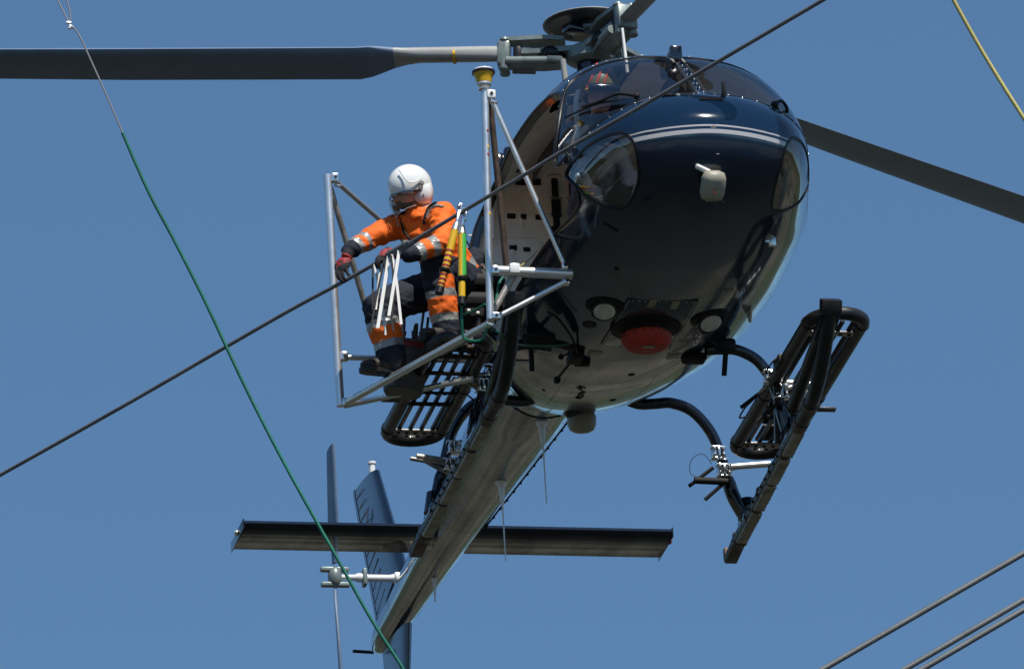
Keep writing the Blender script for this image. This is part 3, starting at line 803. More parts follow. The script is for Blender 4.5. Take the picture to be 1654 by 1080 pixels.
# red beacon cover
p, n_ = belly(1043, 528); p.z = .57
mb = MB(); mb.lathe([(.225, .03), (.225, -.014), (.17, -.022), (.155, -.03), (.15, -.09)], p, (0, 0, 1), 40); o = mb.build('belly_beacon', M['matt'], HELI)  # wide black base disc added to cut the red cover's reflection
mb = MB(); mb.lathe([(.152, -.055), (.160, -.062), (.159, -.095), (.148, -.120), (.125, -.140), (.10, -.150), (0, -.154)], p, (0, 0, 1), 48); mb.build('red_cover', M['red'], o)
mb = MB(); mb.box(p+V((.05, 0, -.1555)), (.035, .075, .004), bev=.002); mb.build('lettering_plate', M['beige'], o)
mb = MB()
for k in range(20):
    a_ = 2*pi*k/20; mb.ball(p+V((.159*cos(a_), .159*sin(a_), -.07)), .006, seg=8, rings=5)
mb.build('studs', M['dkblue'], o)
# pale dome under the rear
p, n_ = belly(932, 668)
mb = MB(); mb.lathe([(.10, -.03), (.09, .012), (.07, .03)], p, n_, 28); o = mb.build('rear_sensor', M['dkblue'], HELI)
mb = MB(); ax = (n_+V((.0, .0, -.6))).normalized(); mb.lathe([(.085, .0), (.094, .02), (.094, .07), (.080, .105), (.05, .122), (0, .127)], p+V((0, .03, 0)), ax, 32); mb.build('dome', M['beige'], o)
# white camera pod on the nose
p, n_ = belly(1149, 286)
d_, s2, u2 = frame(n_, (0, 0, 1))
mb = MB(); c_ = p+n_*.05+V((.0, 0, -.03)); mb.box(c_, (.11, .155, .20), n_+V((0, 0, .25)), (-.3, 0, 1), bev=.05); cp = mb.build('camera_pod', M['beige'], HELI, ang=60)
mb = MB(); cc = c_+(n_+V((0, 0, .25))).normalized()*.056+V((0, .0, -.01))
for a_, b_ in (((0, .010, .012), (0, .010, -.010)), ((0, -.010, .012), (0, -.010, -.010)), ((0, .01, -.01), (0, 0, -.022)), ((0, -.01, -.01), (0, 0, -.022)), ((0, .01, .012), (0, 0, .022)), ((0, -.01, .012), (0, 0, .022))): mb.tube([cc+V(a_), cc+V(b_)], .0018, 6)
mb.build('red_logo', M['redm'], cp)
mb = MB()
for y_, z_ in ((-.05, .055), (.05, .055), (-.05, -.07), (.05, -.07)): mb.ball(cc+V((-.012, y_, z_)), .006, seg=8, rings=5)
mb.build('screws', M['matt'], cp)
q_, n2_ = belly(1135, 272); mb = MB(); mb.box(q_+n2_*.012, (.05, .10, .03), n2_+V((0, -.2, .2)), (0, .5, 1), bev=.01); mb.build('pod_bracket', M['whitep'], HELI)
for px, py in ((1158, 249), (1160.5, 249)):
    p, n_ = belly(px, py); mb = MB(); mb.ball(p, .004, seg=8, rings=5); mb.build('screw_head', M['steel'], HELI)
# small white tabs on the port belly
p, n_ = belly(1209, 502); mb = MB(); mb.plate([p+V((.08, 0, 0)), p+V((-.06, 0, 0)), p+V((-.05, .01, -.06)), p+V((-.02, .01, -.07))], (0, 1, 0), .01); mb.build('blade_antenna', M['whitep'], HELI)
p, n_ = belly(1245, 388); mb = MB(); mb.box(p+n_*.015, (.03, .05, .06), bev=.008); mb.bar(p+n_*.02, p+V((.03, -.09, 0)), .015, .015); mb.build('small_bracket', M['alu'], HELI)
# steps, black rods under the starboard sill
mb = MB(); mb.tube([hit(974, 360, .001), hit(986, 366, .001), hit(998, 373, .001)], .009, 8); mb.build('belly_slot', M['matt'], HELI)
mb = MB(); p, n_ = belly(930, 572)
mb.box(p+n_*.02, (.16, .09, .05), bev=.01); mb.tube(catmull([p+V((.05, 0, -.02)), at(925, 548, z=.55), at(903, 516, z=.58), at(884, 503, z=.62)], 6), .008, 8)
mb.bar(p+V((-.05, -.02, -.03)), p+V((-.30, -.06, -.05)), .012, .012); mb.box(p+V((-.32, -.06, -.055)), (.05, .04, .04), bev=.01)
mb.box(p+V((-.10, .06, -.02)), (.05, .10, .04), bev=.01)
mb.build('cargo_hook_arm', M['matt'], HELI)
mb = MB(); mb.tube(catmull([at(848, 548, z=.5), at(880, 553, z=.5), at(905, 556, z=.52), at(925, 563, z=.54)], 5), .026, 12); mb.box(at(872, 549, z=.53), (.10, .2, .08), bev=.03); mb.build('front_fairing', M['matt'], HELI)
mb = MB(); p, n_ = belly(1120, 574); mb.box(p+n_*.02, (.13, .15, .05), bev=.02); mb.build('front_fairing', M['matt'], HELI)
# belly-side antennas under the tail boom
def whip(px, py, qx, qy, base=.042, name='whip_antenna'):
    y0 = 0
    p = at(px, py, y=0.0); q2 = at(qx, qy, y=0.0)
    x = p.x; zb = float(boom_z(x)-boom_r(x))
    p = V((x, 0, zb)); p2 = at(px, py, x=x); p.y = p2.y; L_ = abs(py-qy)/228
    mb = MB(); mb.lathe([(base, -.004), (base, .008), (base*.55, .03), (base*.42, .10), (base*.28, .16), (.006, .17), (.004, L_)], p, (0.02, 0, -1), 16)
    o = mb.build(name, M['whitep'], HELI); return o
whip(877, 716, 866, 845); whip(811, 806, 799, 934); whip(702, 952, 700, 972, .018, 'stub_antenna')

# ------------------------------------------------------------------ nose and roof fittings
def surf_pt(px, py, off=0): return hit(px, py, off)
pv = hit(1029, 160, .02); tipw = hit(917, 186, .02); c1 = hit(972, 172, .035); b0 = hit(996, 163, .02); b1 = hit(958, 171, .02); b2 = hit(916, 190, .02)
mb = MB(); mb.ball(pv, .022); mb.tube(catmull([pv, hit(1000, 161, .04), c1, hit(945, 178, .03)], 4), [.011]*12+[.006], 8); o = mb.build('wiper', M['matt'], HELI)
mb = MB(); mb.tube(catmull([hit(1000, 166, .015), hit(975, 169, .015), hit(950, 177, .015), hit(916, 192, .015)], 5), .007, 8); mb.build('wiper_blade', M['trim'], o)
for px, py in ((1113, 146), (1168, 154)):
    p, n_ = hit(px, py+3, 0, True); mb = MB(); mb.tube([p, p+n_*.03, p+V((.0, 0, .07))+n_*.03], [.016, .014, .011], 10); mb.build('nose_post', M['matt'], HELI)
p, n_ = hit(1148, 161, 0, True); mb = MB()
mb.box(p+n_*.002, (.012, .15, .03), n_, (0, 0, 1), bev=.003)
for k in range(9): mb.box(p+n_*.012+V((0, -.06+k*.015, 0)), (.01, .005, .03), n_, (0, 0, 1))
mb.build('vent_grille', M['trim'], HELI)
p, n_ = hit(1080, 155, 0, True); mb = MB(); mb.box(p+n_*.006, (.01, .09, .03), n_, (0, 0, 1), bev=.004); mb.build('wiper_pivot', M['trim'], HELI)
# wire cutter bracket on the roof edge
p, n_ = hit(1092, 100, 0, True)
mb = MB(); mb.box(p+V((0, 0, .05)), (.05, .075, .10), bev=.008); mb.bar(p+V((-.02, 0, .06)), p+V((-.28, -.02, .03)), .05, .09, bev=.01); mb.build('roof_cutter_mount', M['dkblue'], HELI)
mb = MB()
for k in (-1, 1): mb.box(p+V((.03, k*.034, -.0)), (.01, .016, .16), n_, (0, 0, 1), bev=.003)
mb.build('mount_plate', M['alud'], HELI)
# centre post between the panes: riveted dark strip
mb = MB(); cpts = [hit(a_, b_) for a_, b_ in ((1089, 97), (1100, 110), (1112, 124), (1126, 138), (1140, 150))]
cpts = [snap((p.x, 0, p.z), .004)[0] for p in cpts]
for y in (-.03, .03):
    for p in catmull(cpts, 4): mb.ball(p+V((0, y, 0)), .0045, seg=6, rings=4)
mb.build('rivets', M['steel'], HELI)
# handle rods at the port windscreen foot
p = hit(1250, 172, .01) or at(1250, 172, x=2.6)
mb = MB(); mb.ball(p, .025); mb.tube(catmull([p, p+V((-.03, .05, .04)), p+V((-.10, .10, .02)), p+V((-.2, .12, -.03))], 5), .010, 8); mb.tube(catmull([p, p+V((-.06, .04, -.02)), p+V((-.14, .09, -.05))], 5), .012, 8); mb.build('door_hinge', M['matt'], HELI)
mb = MB(); p = at(1012, 94, x=1.9); p2 = at(1005, 46, x=1.9); mb.tube([p+V((0, 0, -.1)), p2], [.012, .009], 10); mb.build('roof_antenna', M['whitep'], HELI)
# knob beside the chin window
p = hit(937, 284, .01); mb = MB(); mb.ball(p, .022); mb.build('door_knob', M['alu'], HELI)
# chin window interior detail: pale pedal frames
mb = MB(); mb.tube(catmull([V((2.55, .55, .75)), V((2.6, .6, .95)), V((2.62, .62, 1.1))], 5), .02, 8); mb.tube(catmull([V((2.6, .45, .72)), V((2.65, .5, .95)), V((2.62, .5, 1.1))], 5), .02, 8)
mb.build('nose_frames', M['cream'], HELI)
mb = MB(); mb.tube(catmull([hit(a_, b_, -.05) for a_, b_ in ((926, 137), (922, 150), (920, 175), (922, 195), (921, 220))], 5), .017, 8, flat=.5); mb.build('door_frame_inner', M['cream'], HELI)
# rear door rail and latches seen at the back edge of the opening
mb = MB(); mb.tube(catmull([at(816, 240, x=.3), at(812, 270, x=.25), at(800, 300, x=.2), at(796, 340, x=.2), at(797, 385, x=.2)], 5), .012, 8); mb.build('door_track', M['cream'], HELI)
mb = MB(); mb.box(at(828, 258, x=.35), (.12, .12, .16), (1, -.3, .6), bev=.03); mb.box(at(812, 262, x=.3), (.08, .10, .10), (1, .3, .2), bev=.02); mb.build('door_latch', M['dkblue'], HELI)

# ------------------------------------------------------------------ main rotor
HX = V((0, 0, 0)); top = at(960, 41, x=0); top.y = -.02
hubc = V((0, top.y, top.z-.21))
mb = MB(); mb.tube([(0, hubc.y, 2.2), (0, hubc.y, hubc.z)], [.10, .085], 24); mb.lathe([(.26, 0), (.28, .02), (.28, .05), (.2, .07)], (0, hubc.y, 2.42), (0, 0, 1), 32); mast = mb.build('rotor_mast', M['dkblue'], HELI)
mb = MB(); mb.lathe([(.0, .008), (.10, .006), (.24, -.004), (.272, -.008), (.287, .0), (.283, .012), (.2, .034), (.08, .044), (0, .046)], (0, top.y, top.z), (0, 0, 1), 56); cap = mb.build('rotor_cap', M['dish'], HELI, ang=50)
mb = MB(); mb.tube([(.2865*cos(a_), top.y+.2865*sin(a_), top.z+.006) for a_ in np.linspace(0, 2*pi, 64, endpoint=False)], .005, 6, closed=True); mb.build('cap_rim', M['cuff'], cap)
mb = MB(); mb.lathe([(.10, -.06), (.11, -.02), (.11, .02)], (0, top.y, top.z-.02), (0, 0, 1), 28); mb.box((.06, top.y-.1, top.z-.055), (.1, .14, .05), (1, .4, 0), bev=.01); mb.build('cap_fittings', M['dkblue'], cap)
head = MB(); head.lathe([(.12, -.06), (.15, -.04), (.15, .03), (.12, .05)], hubc, (0, 0, 1), 32); head = head.build('rotor_head', M['hubg'], HELI)
CONE = radians(4.1)
for i, th in enumerate((-106.0, 14.0, 134.0)):
    a_ = radians(th); d_ = V((cos(a_)*cos(CONE), sin(a_)*cos(CONE), sin(CONE))); s_ = V((-sin(a_), cos(a_), 0)); u_ = s_.cross(d_)*-1
    if u_.z < 0: u_ = -u_
    # star arm, sleeve plates, elastomer block, pitch horn
    mb = MB(); mb.plate([hubc+d_*.08+s_*.10, hubc+d_*.30+s_*.055, hubc+d_*.46+s_*.04, hubc+d_*.46-s_*.04, hubc+d_*.30-s_*.055, hubc+d_*.08-s_*.10], u_, .035); mb.build('star_arm', M['hubg'], head)
    mb = MB()
    for e in (-.075, .085):
        mb.plate([hubc+d_*.16+s_*.06+u_*e, hubc+d_*.30+s_*.085+u_*e, hubc+d_*.54+s_*.055+u_*e, hubc+d_*.54-s_*.055+u_*e, hubc+d_*.30-s_*.085+u_*e, hubc+d_*.16-s_*.06+u_*e], u_, .028)
    mb.tube([hubc+d_*.2+s_*.07-u_*.06, hubc+d_*.53+s_*.06-u_*.055], .028, 12)
    mb.tube([hubc+d_*.35-s_*.08-u_*.065, hubc+d_*.5-s_*.08-u_*.06], .03, 12)
    mb.build('sleeve', M['hubg'], head)
    mb = MB(); mb.ball(hubc+d_*.24, (.09, .09, .06), d_); mb.box(hubc+d_*.46, (.06, .10, .13), d_, u_, bev=.02); mb.build('spherical_bearing', M['trim'], head)
    mb = MB(); mb.box(hubc+d_*.55+u_*.005, (.085, .14, .17), d_, u_, bev=.02)
    for k in (-1, 1): mb.lathe([(.03, -.115), (.034, -.11), (.034, -.09), (.026, -.09), (.026, .09), (.034, .09), (.03, .105)], hubc+d_*.545+s_*k*.045, u_, 14)
    mb.build('blade_clamp', M['hubg'], head)
    mb = MB(); mb.bar(hubc+d_*.26+s_*.07-u_*.05, hubc+d_*.16+s_*.13-u_*.08, .05, .04, bev=.01); mb.build('pitch_horn', M['hubg'], head)
    mb = MB(); mb.tube([hubc+d_*.16+s_*.13-u_*.08, V((cos(a_)*.14, sin(a_)*.14+hubc.y, 2.46))+s_*.11], .02, 12); mb.build('pitch_link', M['cuff'], head)
    rows = []
    for r_, ch, tk, tw in ((.57, .12, .09, 12), (.68, .13, .085, 12), (1.10, .14, .07, 12), (1.18, .165, .062, 12), (1.26, .215, .055, 12), (1.34, .285, .05, 12), (1.42, .345, .047, 12), (1.50, .365, .045, 12), (3.0, .39, .045, 9), (5.5, .39, .045, 4), (5.65, .38, .02, 4)):
        t_ = radians(tw); cd_ = s_*cos(t_)+u_*sin(t_)
        c0 = hubc+d_*r_+u_*.0008*r_*r_*2; cc = c0+cd_*ch*(.5-.2*max(0, min(1, (r_-1.1)/.4)))
        rows.append((cc, cc-cd_*ch, u_*tk))
    bl = wing(rows[4:], M['blade'], 'rotor_blade', HELI)
    wing(rows[:5], M['cuff'], 'blade_root', bl)
    if i == 1: continue
    c0 = hubc+d_*.86; mb = MB(); mb.tube([c0, c0+d_*.018], .074, 20, flat=.58, up=u_); mb.build('yellow_band', M['yel'], bl)

# ================================================================== work platforms on the skids
def platform(s_, yi, yo, xr, xf, label):
    root = thing('work_platform', label, 'platform', (.4, s_*(yi+yo)/2, .4), 'tubular platforms clamped above the skids')
    ym = (yi+yo)/2; R_ = (yo-yi)/2; z = .4
    arc = [V((xf+R_*sin(a), s_*(ym-R_*cos(a)), z)) for a in np.linspace(0, pi, 13)]+[V((xr-R_*sin(a), s_*(ym+R_*cos(a)), z)) for a in np.linspace(0, pi, 13)]
    mb = MB(); mb.tube(arc, .043, 18, closed=True, up=(0, 0, 1)); rail = mb.build('rail', M['black'], root)
    mb = MB()
    for x in (xf-.02, xr+.03, .35):
        for y in (yi, yo): mb.tube([(x, s_*y, z), (x+.015, s_*y, z)], .048, 16)
    mb.build('joint_ring', M['trim'], rail)
    for k in range(4):
        y = s_*(yi+.065+k*(yo-yi-.13)/3); mb = MB(); mb.bar((xr-.08, y, z-.005), (xf+.05, y, z-.005), .026, .022, bev=.004); mb.build('deck_bar', M['black'], root)
    for x, m, wd in ((xr+.04, 'alud', .085), (xr+.55, 'matt', .05), (xr+.75, 'matt', .03), (xr+1.1, 'matt', .05), (xf-.12, 'alud' if s_ > 0 else 'matt', .07)):
        mb = MB(); mb.box((x, s_*ym, z-.024), (wd, yo-yi-.05, .012), bev=.003); o = mb.build('cross_plate', M[m], root)
        mb = MB()
        for k in range(5): mb.lathe([(.013, 0), (.013, .003), (0, .003)], (x, s_*(yi+.06+k*(yo-yi-.12)/4), z-.0325), (0, 0, -1), 12)
        mb.build('lightening_holes', M['matt'], o)
    for x in (.62, -.86):   # clamp arms to the cross tubes
        xx = .58 if x > 0 else -.86
        yc = .90 if x > 0 else .865
        mb = MB(); mb.tube([(xx+.02, s_*yc, .40 if x > 0 else .35), (xx+.02, s_*(yo-.06 if s_ > 0 else yi+.08), .385)], .022, 12); mb.tube([(xx+.02, s_*(yc+.03), .33), (xx+.02, s_*(yi+.12), .37)], .014, 10)
        mb.bar((xx+.02, s_*(yc+.02), .26), (xx+.02, s_*(yi+.05), .37), .012, .03, bev=.003)
        arm = mb.build('clamp_arm', M['alu' if s_ > 0 else 'alud'], root)
        for j, (yy, zz) in enumerate(((yc-.0, .42 if x > 0 else .44), (yc+(.06 if x > 0 else .03), .32))):
            mb = MB(); c_ = V((xx+.045, s_*yy, zz))
            for k in range(3): mb.box(c_+V((0, s_*(k-1)*.030, (1-k)*.012)), (.07, .020, .062), bev=.004)
            mb.box(c_+V((0, 0, .038)), (.05, .10, .012), bev=.003); mb.box(c_+V((0, 0, -.038)), (.05, .10, .012), bev=.003)
            for k in (-1, 1):
                mb.ball(c_+V((.036, s_*k*.03, .02)), .011, seg=8, rings=6); mb.ball(c_+V((.036, s_*k*.03, -.02)), .011, seg=8, rings=6)
            o = mb.build('clamp', M['steel'], arm)
        if s_ < 0: continue
        mb = MB()
        mb.tube([(xx+.05, s_*(yc-.04), .34), (xx+.02, s_*(yc-.20), .22)], .013, 8); mb.tube([(xx+.05, s_*(yc+.03), .24), (xx+.02, s_*(yc-.10), .13)], .013, 8)
        if x < 0: mb.tube([(xx+.05, s_*(yc+.05), .245), (xx+.05, s_*(yc-.17), .250)], .023, 12)
        mb.build('locking_handle', M['matt'], arm)
        if x > 0: continue
        mb = MB(); q0 = V((xx+.06, s_*(yc-.05), .36)); mb.tube(catmull([q0, q0+V((.02, -s_*.06, .06)), q0+V((.0, -s_*.13, .03)), q0+V((-.02, -s_*.14, -.06)), q0+V((0, -s_*.06, -.10))], 5), .0022, 5); mb.build('lanyard', M['matt'], arm)
    for x in (1.0, .2):
        mb = MB(); y = s_*(yi-.05); mb.tube(catmull([V((x, y, z+.02)), V((x, y-s_*.05, z-.03)), V((x-.12, y-s_*.06, z-.05)), V((x-.18, y, z-.02))], 5), .006, 6); mb.build('grab_loop', M['matt'], root)
    mb = MB(); mb.box((.18, s_*(yo+.09), z-.02), (.05, .12, .02), bev=.004); mb.box((.95, s_*(yi-.02), z), (.16, .08, .06), bev=.01); mb.build('end_lug', M['black'], root)
    return root
pfP = platform(1, .92, 1.265, -.52, 1.65, 'black tubular work platform on the port side with nobody on it')
pfS = platform(-1, 1.03, 1.375, -.42, 1.10, 'black tubular work platform on the open-door side under the lineman')
# kit strapped in the port platform
kit = thing('kit_pack', 'dark pack with a flat base plate lying in the empty port platform', 'pack', (-.3, 1.17, .45))
mb = MB(); mb.box((-.02, 1.17, .50), (.36, .28, .10), bev=.045); mb.build('pack', M['bucket'], kit)
mb = MB(); mb.box((-.43, 1.18, .445), (.26, .26, .02), bev=.006); pl_ = mb.build('base_plate', M['brown'], kit)
mb = MB(); mb.lathe([(.035, 0), (.035, .012), (0, .014)], (-.44, 1.20, .434), (0, 0, -1), 16); mb.build('boss', M['alud'], pl_)
mb = MB(); mb.box((-.22, 1.17, .47), (.10, .30, .08), bev=.03); mb.build('strap', M['matt'], kit)

# ================================================================== tubular cage with the satellite antenna
XA, XB = .30, 2.05
cage = thing('tube_cage', 'polished aluminium tube cage round the lineman with a yellow antenna on its tallest post', 'frame', (1.0, -1.5, .2))
def ctube(name, p, q_, xa, xb, r, m='alu', seg=16):
    a_, b_ = at(*p, x=xa), at(*q_, x=xb); mb = MB(); mb.tube([a_, b_], r, seg); return mb.build(name, M[m], cage), a_, b_
post1, pa, pb = ctube('post', (529, 283), (550, 656), XA, XA, .026)
post2, pc, pd_ = ctube('post', (783, 141), (792, 516), XB, XB, .0235)
ctube('thick_bar', (800, 437), (924, 443), XB, XB, .033)
ctube('upper_brace', (793, 158), (914, 432), XB, XB, .0165)
ctube('lower_brace', (803, 512), (914, 455), XB, XB+.03, .0165, 'alu')
ctube('long_rail', (556, 652), (793, 521), XA, XB-.02, .024)
ctube('top_brace', (539, 290), (690, 422), XA, -.35, .0165)
ctube('rear_strut', (533, 302), (619, 592), XA-.02, -.10, .019, 'alud')
ctube('cross_bar', (551, 577), (862, 585), XA, XA-.05, .018)
ctube('lower_stay', (556, 655), (764, 611), XA, .78, .019)
ctube('rear_post_strut', (791, 160), (818, 432), XB-.06, XB-.35, .020, 'brown')
ctube('lower_strut', (829, 446), (795, 506), XB-.03, XB-.03, .022, 'alud')
ctube('sill_strut', (760, 545), (712, 570), XB-.4, XB-.7, .020, 'alud')
def clampbox(px, py, x, w_=.05, h=.06, rot=0, m='steel', nm='joint_block'):
    c_ = at(px, py, x=x); mb = MB(); u_ = V((0, -sin(radians(rot)), cos(radians(rot)))); mb.box(c_, (.045, w_, h), (1, 0, 0), u_, bev=.008)
    o = mb.build(nm, M[m], cage); mb = MB(); mb.lathe([(.010, 0), (.010, .006), (0, .007)], c_+V((.023, 0, 0)), (1, 0, 0), 10); mb.build('bolt', M['matt'], o); return o
clampbox(541, 288, XA+.01); clampbox(556, 576, XA+.01); clampbox(560, 650, XA+.02, .055, .055); clampbox(793, 153, XB+.01, .055, .055, m='white'); clampbox(800, 437, XB+.01, .05, .055)
clampbox(801, 511, XB+.01, .06, .045); clampbox(912, 430, XB+.012, .04, .045); clampbox(914, 456, XB+.012, .045, .035)
c_ = at(830, 436, x=XB+.01); mb = MB(); mb.box(c_, (.085, .068, .068), (1, 0, 0), bev=.012); mb.build('white_block', M['white'], cage)
for px, py, x in ((545, 299, XA), (563, 646, XA+.03), (791, 523, XB), (797, 164, XB+.02)):
    mb = MB(); c_ = at(px, py, x=x)
    for k in range(3): mb.ball(c_+V((.01*k, .012*(k-1), -.008*k)), .011, seg=8, rings=6)
    mb.build('bolts', M['steel'], cage)
mb = MB(); z_ = V((0, 0, 1)); p = at(782, 138, x=XB)
mb.lathe([(.036, -.03), (.04, -.005), (.045, .0), (.045, .012)], p, z_, 28); ant = mb.build('antenna_base', M['alu'], cage)
mb = MB(); mb.lathe([(.044, .010), (.05, .03), (.056, .055), (.060, .060), (.062, .072), (.066, .078)], p, z_, 36); mb.build('yellow_housing', M['yel'], ant)
mb = MB(); mb.lathe([(.071, .076), (.073, .084), (.072, .092), (.064, .096)], p, z_, 36); mb.build('gasket', M['trim'], ant)
mb = MB(); mb.lathe([(.064, .094), (.060, .104), (.04, .112), (0, .116)], p, z_, 36); mb.build('radome', M['white'], ant)
for py, m in ((213, 'redm'), (251, 'redm'), (347, 'yel'), (239, 'yel')):
    c_ = at(783+(py-140)*.026, py, x=XB); mb = MB(); mb.box(c_+V((.022, .006, 0)), (.004, .012, .02), bev=.001); mb.build('tape_mark', M[m], post2)

def hose(pts, r, m, name='hose', par=None):
    mb = MB(); mb.tube(catmull([at(a_, b_, x=x) for a_, b_, x in pts], 6), r, 8); return mb.build(name, m, par)
o = centre(hose([(813, 447, 1.95), (806, 458, 1.97), (802, 480, 2.0), (795, 503, 2.0), (786, 520, 1.98), (785, 535, 1.97), (775, 550, 1.95), (750, 546, 1.9), (746, 520, 1.93), (746, 492, 1.96)], .009, M['hose'])); tag(o, 'green hose looping under the yellow-and-green tool handle', 'hose')
o = centre(hose([(784, 491, 1.6), (765, 502, 1.5), (748, 508, 1.4)], .008, M['hose'])); tag(o, 'short green hose behind the tall cage post', 'hose')
o = centre(hose([(793, 533, 1.9), (806, 537, 1.9), (822, 552, 1.6), (840, 556, 1.2), (862, 558, 1.0), (900, 558, .95), (922, 555, .92)], .006, M['hose'])); tag(o, 'thin green line running from the cage under the belly', 'hose')
o = centre(hose([(818, 423, 1.6), (823, 437, 1.9), (838, 431, 1.95), (856, 418, 1.7), (868, 405, 1.2)], .004, M['ropey'])); tag(o, 'thin tan cord looping from the thick cage bar into the cabin', 'cord')

# ================================================================== overhead lines
def wx(px): return 1.0+(px-560)*.0052
def line(pts, r, m, name, seg=10, n=10):
    mb = MB(); mb.tube(catmull([at(a_, b_, x=x) for a_, b_, x in pts], n), r, seg); return centre(mb.build(name, m))
WP = [(-260, 912), (0, 767), (200, 655), (365, 560), (470, 500), (545, 460), (583, 439), (640, 406), (690, 376), (745, 343), (830, 293), (915, 241), (1060, 158), (1330, 0), (1500, -100)]
o = line([(a_, b_, wx(a_)) for a_, b_ in WP], .0125, M['wire'], 'overhead_wire', 12)
tag(o, 'grey stranded overhead wire the lineman holds, crossing in front of the helicopter', 'wire')
def wp(px):
    for (a_, b_), (c_, d_) in zip(WP, WP[1:]):
        if a_ <= px <= c_: return b_+(d_-b_)*(px-a_)/(c_-a_)
mb = MB(); mb.tube([at(px, wp(px)-1, x=wx(px)) for px in (622, 628, 640, 655, 662)], [.014, .024, .024, .024, .016], 12)
mb.tube([at(px, wp(px)+3, x=wx(px)) for px in (600, 625, 650, 672)], [.008, .016, .016, .010], 10); mb.box(at(656, wp(656)-3, x=wx(656)), (.03, .05, .04), bev=.008)
o = centre(mb.build('wire_splice', M['cable'])); tag(o, 'grey splice sleeve on the wire beside the lineman\'s left hand', 'splice')
o = line([(a_, b_, 4.2) for a_, b_ in [(198, 215), (240, 310), (285, 395), (330, 484), (367, 563), (410, 653), (470, 768), (540, 893), (600, 1000), (650, 1078), (690, 1150)]], .0105, M['ropeg'], 'green_rope')
tag(o, 'long taut green rope slanting down past the tail rotor', 'rope')
lead = thing('steel_lead', 'thin grey steel lead with a shackled loop above the green rope', 'lead', at(198, 215, x=4.2))
mb = MB(); mb.tube(catmull([at(a_, b_, x=4.2) for a_, b_ in [(118, 44), (130, 62), (150, 105), (170, 150), (199, 217)]], 6), .0055, 8); mb.build('cable', M['ropes'], lead)
for P_ in ([(112, 38), (104, 22), (93, 0), (80, -40)], [(114, 36), (113, 20), (108, 0), (98, -40)]):
    mb = MB(); mb.tube(catmull([at(a_, b_, x=4.2) for a_, b_ in P_], 5), .0045, 7); mb.build('loop_leg', M['ropes'], lead)
mb = MB(); mb.box(at(111, 37.5, x=4.2), (.02, .035, .014), bev=.004); mb.box(at(115, 44, x=4.2), (.025, .03, .02), (1, .3, 0), bev=.006); mb.ball(at(112, 46, x=4.22), .01, seg=8, rings=6); mb.build('shackle', M['alu'], lead)
o = line([(1500, -78, 5), (1540, 0, 5), (1580, 72, 5), (1618, 135, 5), (1655, 193, 5), (1700, 262, 5)], .0125, M['ropey'], 'yellow_rope'); tag(o, 'pale yellow rope beyond the helicopter\'s port side', 'rope')
o = line([(1180, 1168, 6), (1330, 1080, 6), (1654, 893, 6), (1760, 832, 6)], .0175, M['cable'], 'power_cable'); tag(o, 'uppermost of the three thick dark cables', 'cable', 'three thick power cables')
o = line([(1330, 1154, 6), (1462, 1080, 6), (1654, 968, 6), (1760, 906, 6)], .0175, M['cable'], 'power_cable'); tag(o, 'middle one of the three thick dark cables', 'cable', 'three thick power cables')
o = line([(1360, 1154, 6), (1490, 1080, 6), (1654, 984, 6), (1760, 922, 6)], .0175, M['cable'], 'power_cable'); tag(o, 'lowest of the three thick dark cables', 'cable', 'three thick power cables')

# ties hanging from the splice; black strips paint the white ties' shaded sides
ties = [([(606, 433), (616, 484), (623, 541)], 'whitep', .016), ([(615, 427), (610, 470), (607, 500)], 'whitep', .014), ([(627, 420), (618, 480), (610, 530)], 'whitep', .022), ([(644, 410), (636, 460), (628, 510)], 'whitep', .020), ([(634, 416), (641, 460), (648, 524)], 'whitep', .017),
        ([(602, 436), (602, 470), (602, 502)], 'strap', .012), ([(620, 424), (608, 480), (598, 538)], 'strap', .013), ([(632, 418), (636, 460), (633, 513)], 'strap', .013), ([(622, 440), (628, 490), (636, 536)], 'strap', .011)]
TL = ['white plastic tie starting beside the glove and reaching lowest of all', 'narrow short white plastic tie ending behind the broad one', 'broadest white plastic tie, slanting down from the glove', 'second broadest white plastic tie, hung nearest the splice end, leaning to the glove side', 'white plastic tie crossing behind its neighbour and leaning to the helicopter side',
      'short black strip, painted shaded side of a white tie, hanging straight down beside the gloved hand', 'black strip, painted shaded side of a white tie, slanting furthest away from the helicopter', 'black strip, painted shaded side of a white tie, hanging between the two rightmost white ones', 'thin black strip, painted shaded side of a white tie, leaning toward the bucket']
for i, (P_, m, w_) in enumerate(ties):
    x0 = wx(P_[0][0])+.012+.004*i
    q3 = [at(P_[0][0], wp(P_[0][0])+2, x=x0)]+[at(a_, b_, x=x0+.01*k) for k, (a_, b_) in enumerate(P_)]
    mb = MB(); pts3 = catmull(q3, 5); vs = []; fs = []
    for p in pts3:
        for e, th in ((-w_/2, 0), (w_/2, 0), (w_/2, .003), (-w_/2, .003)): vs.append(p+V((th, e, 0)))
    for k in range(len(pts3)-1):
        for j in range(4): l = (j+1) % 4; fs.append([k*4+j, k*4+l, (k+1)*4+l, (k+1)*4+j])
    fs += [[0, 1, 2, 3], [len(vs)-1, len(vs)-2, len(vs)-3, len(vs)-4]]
    mb.add(vs, fs); o = centre(mb.build('tie_and_shade_strip', M[m]))
    tag(o, TL[i], 'tie', ('white' if m == 'whitep' else 'black')+' ties hanging from the splice')

